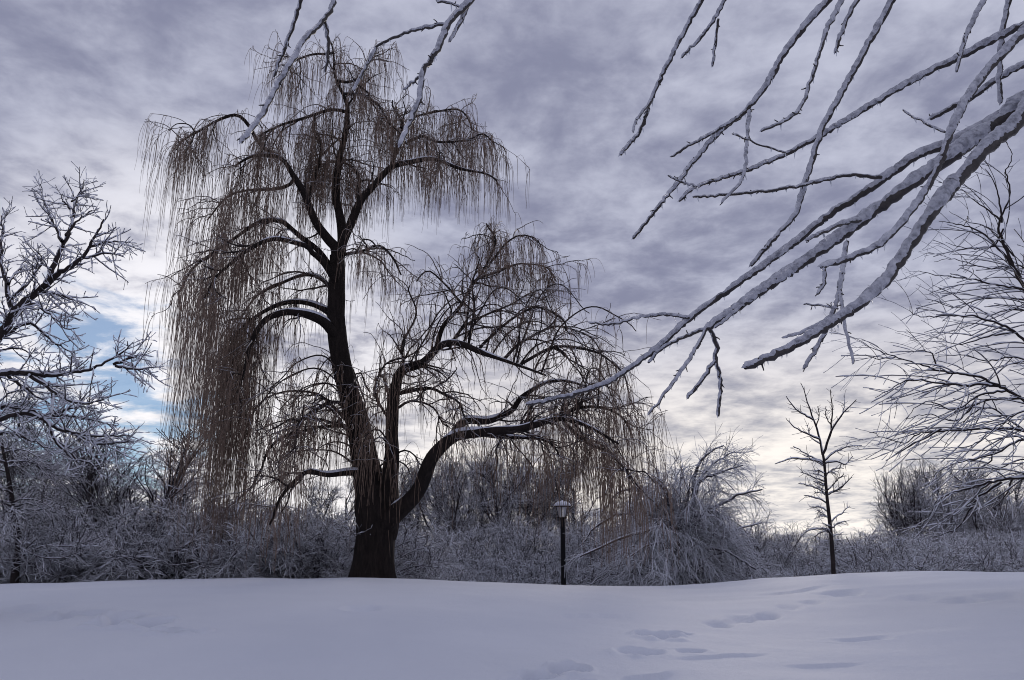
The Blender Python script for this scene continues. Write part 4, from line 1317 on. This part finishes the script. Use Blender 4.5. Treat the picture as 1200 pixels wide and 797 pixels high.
def build_small_left_tree():
    rng = np.random.default_rng(77)
    Y = 19.5
    c = P(17, 690, Y)
    z0 = gz(c[0], Y) - 0.1
    t = thing('small_snowy_tree', 'small dark-trunked tree with snow-heavy drooping boughs in front of the evergreen', 'tree', (c[0], Y, z0))
    S = trace([(16, 695), (18, 670), (22, 640), (16, 600), (10, 560), (2, 520)], Y, Y + .3, 30)
    S[0, 2] = z0
    part(Bag().tube(S, np.linspace(.10, .03, 30), 8), 'trunk', M['bark'], t)
    tr = []
    for i in range(26):
        u = rng.uniform(.42, 1)
        k = int(u * 29)
        a = rng.uniform(0, 6.28); l = rng.uniform(.9, 1.9) * (1.25 - .5 * u)
        q = np.linspace(0, 1, 14)
        tr.append(np.stack([S[k, 0] + np.cos(a) * l * q, S[k, 1] + np.sin(a) * l * q, S[k, 2] + l * (.35 * q - .55 * q ** 2)], 1) + rng.normal(size=(14, 3)) * .012)
    tr.append(trace([(20, 640), (45, 652), (70, 654), (92, 647)], Y, Y - .6, 14))
    tr.append(trace([(20, 655), (50, 640), (85, 640), (120, 628)], Y, Y - .2, 14))
    L = np.array(tr); R = np.tile(np.linspace(.028, .010, 14), (len(tr), 1))
    for W, Rr in zip(L, R):
        part(Bag().tube(W, Rr, 5), 'bough', M['frost'], t)
    p1, r1 = spawn(L, R, 12, .15, 1, 25, 65, .3, .8, -.35, .09, 8, .014, .008, rng, .4)
    p2, r2 = spawn(p1, r1, 6, .15, 1, 25, 65, .12, .4, -.4, .1, 5, .012, .008, rng, .3)
    part(Bag().tubes(p1, r1, 4).tubes(p2, r2, 3), 'crown', M['frost_heavy'], t, stuff=True)


build_small_left_tree()


# ------------------------------------------------------------------ iced branches close overhead
def build_near_tree():
    rng = np.random.default_rng(99)
    tx, ty = 3.25, 3.1
    z0 = gz(tx, ty) - 0.1
    t = thing('iced_tree', 'close ice-glazed tree whose long thick branches sweep in across the sky', 'tree', (tx, ty, z0))
    n = 40
    u = np.linspace(0, 1, n)
    S = np.stack([tx + .06 * np.sin(3 * u), ty - .1 * u, z0 + 6.2 * u], 1)
    part(Bag().tube(S, .2 * (1 - .6 * u) * (1 + .4 * np.exp(-u * 20)), 20), 'trunk', M['bark'], t)

    def on_trunk(z):
        return np.array([np.interp(z, S[:, 2], S[:, 0]), np.interp(z, S[:, 2], S[:, 1]), z])
    # overhead limb above the frame that carries the hanging ones
    zl = 5.0
    OV = spline(np.array([on_trunk(4.1), [2.4, 3.0, 4.75], [1.2, 2.95, zl], [0.0, 2.9, zl + .1], [-1.1, 2.85, zl - .05], [-1.7, 2.8, zl - .3]]), 60)
    OVR = np.linspace(.085, .02, 60)
    ov = part(Bag().tube(OV, OVR, 12), 'branch', M['fbark'], t)
    b = Bag(); snow_lines(b, OV, OVR, rng, 1.0, 8, 3); part(b, 'snow_crust', M['glaze'], ov)

    # pixels, width in px at root and tip (bark plus ice), depth at root and tip, kind of root
    B = []
    A = B.append
    A(([(1215, 112), (1188, 150), (1169, 163), (1135, 197), (1107, 232), (1079, 270), (1054, 308), (1031, 338), (1000, 363), (975, 379), (933, 404), (900, 420), (873, 431)], 23, 13, 3.0, 2.6, 'trunk'))
    A(([(1225, 108), (1196, 125), (1158, 154), (1117, 183), (1079, 209), (1033, 242), (1017, 254), (954, 300), (892, 342), (850, 371), (829, 385)], 24, 13, 3.1, 3.3, 'trunk'))
    A(([(1225, 112), (1192, 127), (1158, 146), (1117, 167), (1075, 183), (1045, 204), (992, 240), (975, 250), (917, 296), (871, 329), (817, 367), (775, 404), (737, 433), (708, 450), (654, 467), (617, 474)], 15, 7, 3.15, 3.7, 'trunk'))
    A(([(1225, 5), (1200, 38), (1158, 83), (1129, 125), (1112, 163), (1098, 198), (1080, 232), (1050, 270), (1030, 287), (1000, 301), (962, 313)], 12, 9, 2.9, 2.7, 'trunk'))
    A(([(1230, 10), (1200, 29), (1167, 46), (1117, 71), (1067, 96), (1025, 121), (971, 154), (925, 179), (875, 200), (817, 219), (796, 236)], 11, 5.5, 3.0, 3.4, 'trunk'))
    A(([(1230, 55), (1200, 76), (1171, 92), (1142, 113), (1112, 128), (1090, 140)], 9, 7, 3.2, 3.5, 'trunk'))
    # carried by the overhead limb
    A(([(1055, -25), (1046, 0), (1017, 54), (992, 100), (967, 146), (958, 171), (946, 208), (933, 250), (896, 292), (880, 312)], 9.5, 7, 3.0, 3.3, 'over'))
    A(([(990, -25), (971, 0), (942, 33), (917, 67), (896, 104), (875, 129), (837, 162), (812, 192), (783, 229), (742, 280)], 10.5, 5.5, 3.0, 3.5, 'over'))
    A(([(995, -25), (987, 0), (967, 42), (950, 96), (933, 133), (892, 154)], 7.5, 5, 3.0, 2.8, 'over'))
    A(([(1016, -25), (1006, 0), (992, 25), (979, 62)], 6.5, 5, 3.0, 3.1, 'over'))
    A(([(832, -25), (823, 0), (800, 42), (779, 83), (762, 121), (750, 154), (727, 182)], 7, 6, 3.0, 3.4, 'over'))
    A(([(860, -25), (850, 0), (833, 29), (818, 48), (799, 68)], 6, 4.5, 3.0, 3.2, 'over'))
    A(([(1166, -25), (1154, 0), (1133, 42), (1121, 84)], 7, 5, 3.0, 2.9, 'over'))
    A(([(1187, -25), (1183, 0), (1175, 42), (1172, 80), (1173, 121)], 7, 6, 3.05, 3.2, 'over'))
    A(([(357, -25), (353, 0), (343, 32), (332, 61), (321, 90)], 6.5, 5, 2.9, 3.1, 'over'))
    A(([(398, -25), (391, 0), (380, 24), (359, 45), (340, 77), (321, 109), (305, 139), (283, 167)], 7.5, 8, 2.9, 2.6, 'over'))
    A(([(563, -25), (553, 0), (537, 16), (527, 27), (513, 59), (497, 83), (492, 115), (481, 144), (469, 171)], 11, 8, 2.9, 2.7, 'over'))
    A(([(495, -25), (511, 0), (525, 4), (543, 9)], 5, 4, 2.9, 2.85, 'over'))
    # forks: grow from the branch with that number
    A(([(829, 385), (808, 421), (788, 450), (760, 486)], 7, 4.5, 3.3, 3.1, 1))
    A(([(831, 384), (840, 404), (838, 421), (829, 437), (806, 467)], 7.5, 5.5, 3.3, 3.5, 1))
    A(([(838, 416), (845, 450), (842, 488)], 6, 5.5, 3.4, 3.5, 1))
    A(([(829, 385), (800, 396), (775, 410), (760, 425)], 7, 5, 3.3, 3.6, 1))
    A(([(905, 333), (880, 352), (850, 375), (838, 384)], 6, 5, 3.35, 3.2, 1))
    A(([(808, 373), (779, 369), (746, 373), (717, 380), (690, 378)], 6, 4, 3.5, 3.8, 2))
    A(([(1033, 208), (992, 206), (933, 219), (867, 227), (812, 231)], 6.5, 4.5, 3.2, 3.1, 2))
    A(([(1010, 258), (990, 262), (965, 272), (945, 282)], 8, 6, 3.2, 3.0, 1))
    A(([(965, 313), (967, 329), (958, 345)], 6, 5, 2.7, 2.72, 3))
    A(([(993, 283), (987, 325), (979, 362), (962, 400), (942, 432)], 7.5, 6, 3.0, 2.9, 3))
    A(([(985, 340), (990, 379), (996, 402), (1000, 426)], 5, 4.5, 2.95, 2.9, 3))
    A(([(975, 372), (945, 388), (917, 396)], 6, 4, 2.75, 2.9, 0))
    A(([(982, 362), (965, 359), (942, 357)], 3.5, 3, 2.9, 3.0, 3))
    A(([(817, 219), (800, 214), (783, 206)], 3.5, 3, 3.3, 3.25, 4))
    A(([(923, 180), (890, 170), (858, 157)], 3.2, 3, 3.15, 3.0, 4))
    A(([(868, 137), (837, 155), (808, 171), (786, 184)], 6, 4, 3.2, 3.4, 7))
    A(([(879, 129), (875, 175), (871, 208), (846, 238)], 6, 4, 3.2, 3.0, 7))
    A(([(842, 22), (839, 50), (835, 78)], 4.5, 4, 3.1, 3.2, 11))
    A(([(764, 118), (748, 138), (742, 155)], 5, 4, 3.25, 3.15, 10))
    A(([(1108, 155), (1085, 145), (1058, 129)], 3.5, 3, 2.85, 2.9, 3))
    A(([(381, 24), (385, 53), (381, 84)], 6, 5, 2.85, 2.9, 15))
    A(([(527, 27), (487, 35), (463, 44), (439, 56)], 6.5, 4.5, 2.85, 3.1, 16))
    A(([(441, 55), (428, 82), (415, 106)], 6, 5, 3.1, 3.0, 16))
    A(([(497, 85), (486, 95), (473, 105)], 5, 4, 2.8, 2.9, 16))
    A(([(548, 8), (538, 30), (527, 49)], 7, 5, 2.9, 2.85, 16))
    for i, (px, w0, w1, y0, y1, root) in enumerate(B):
        plen = sum(math.dist(px[j], px[j + 1]) for j in range(len(px) - 1))
        n = max(12, int(plen / 4))
        W = trace(px, y0, y1, n)
        lead = 0
        if root == 'trunk':
            zz = W[0, 2] - 0.22
            W = np.vstack([spline(np.array([on_trunk(zz), (on_trunk(zz + .12) * .45 + W[0] * .55), W[0]]), 14)[:-1], W]); lead = 13
        elif root == 'over':
            kk = np.argmin(np.abs(OV[:, 0] - (W[0, 0] * 1.0 + 0.12)))
            W = np.vstack([spline(np.array([OV[kk], OV[kk] * .35 + W[0] * .65 + np.array([0.03, 0, 0.03]), W[0]]), 14)[:-1], W]); lead = 13
        n = len(W)
        # knobbly growth: small kinks at the nodes
        step = np.zeros((n, 3)); step[1:-1] = rng.normal(size=(n - 2, 3)) * .0022
        W = W + step
        dist = np.linalg.norm(W - np.array([0, 0, EYE]), axis=1) * math.cos(math.radians(18))
        wpx = np.r_[np.full(lead, w0 * 1.05), np.linspace(w0, w1, n - lead) * (1 + .05 * rng.normal(size=n - lead))]
        half = wpx * 0.5 * dist / FPX
        rb = half * 0.58 * (1 + .08 * vnoise(np.arange(n), np.zeros(n) + i, 3.0))
        rb[-1] *= .7
        node = (np.arange(n) % 13 == 6)
        rb = rb * (1 + .22 * node)
        br = part(Bag().tube(W, rb, 10), 'branch', M['fbark'], t)
        # crust of snow and glaze on the upper side
        T = unit(np.gradient(W, axis=0))
        up = np.array([-.35, -.05, 1.0])
        upn = unit(up - T * (T @ up)[:, None])
        arc = np.r_[0, np.cumsum(np.linalg.norm(np.diff(W, axis=0), axis=1))]
        # denser samples for a lumpy outline
        nn = max(24, int(arc[-1] / 0.010))
        ua = np.linspace(0, arc[-1], nn)
        ip = lambda v: np.stack([np.interp(ua, arc, v[:, d]) for d in range(3)], 1)
        Wc, uc = ip(W), unit(ip(upn))
        hc = np.interp(ua, arc, half)
        lump = 1 + .30 * vnoise(ua, ua * 0 + i, .085, i * 1.7) + .12 * vnoise(ua, ua * 0 + i, .028, i * .9, 4)
        cover = np.clip(1.15 + 1.1 * vnoise(ua, ua * 0 + i * 3.3, .16, i), .45, 1.1)
        rs = hc * .69 * lump * cover
        rs[0] *= .3; rs[-1] *= .55
        V, F = tube_batch((Wc + uc * (hc * .33)[:, None])[None], rs[None], 9)
        V = V + rng.normal(size=V.shape) * .0005
        end = Bag().add(V, F)
        tipd = unit(Wc[-1] - Wc[-2])
        end.tube(np.array([Wc[-1] + uc[-1] * hc[-1] * .34 - tipd * .002, Wc[-1] + uc[-1] * hc[-1] * .3 + tipd * hc[-1] * .8]), [rs[-1], rs[-1] * .15], 9)
        part(end, 'snow_crust', M['glaze'], br)
        # spur buds, each a short dark peg
        nb = max(3, int((arc[-1] - (arc[lead] if lead else 0)) / .075))
        t0 = arc[lead] / arc[-1]
        p, r = spawn(W[None], rb[None], nb, t0, .99, 30, 65, .012, .035, .5, .2, 5, .0045, .0018, rng, 0, rfac=.6)
        part(Bag().tubes(p, r, 5), 'spur_buds', M['fbark'], br, stuff=True)
        # frozen drips below
        nd = max(2, int((arc[-1] - (arc[lead] if lead else 0)) / .09))
        f = rng.uniform(t0, .99, nd) * (n - 1)
        ii = f.astype(int)
        s0 = W[ii]
        ln = rng.uniform(.010, .042, nd) * rng.uniform(.5, 1.0, nd)
        q = np.linspace(0, 1, 5)
        dd = np.stack([np.repeat(s0[:, None, 0], 5, 1) + .15 * ln[:, None] * q * rng.normal(size=(nd, 1)), np.repeat(s0[:, None, 1], 5, 1), s0[:, None, 2] - rb[ii][:, None] * .6 - ln[:, None] * q], -1)
        part(Bag().tubes(dd, np.tile(np.array([.0036, .0032, .0022, .0014, .0004]), (nd, 1)), 6), 'icicles', M['ice'], br, stuff=True)


build_near_tree()
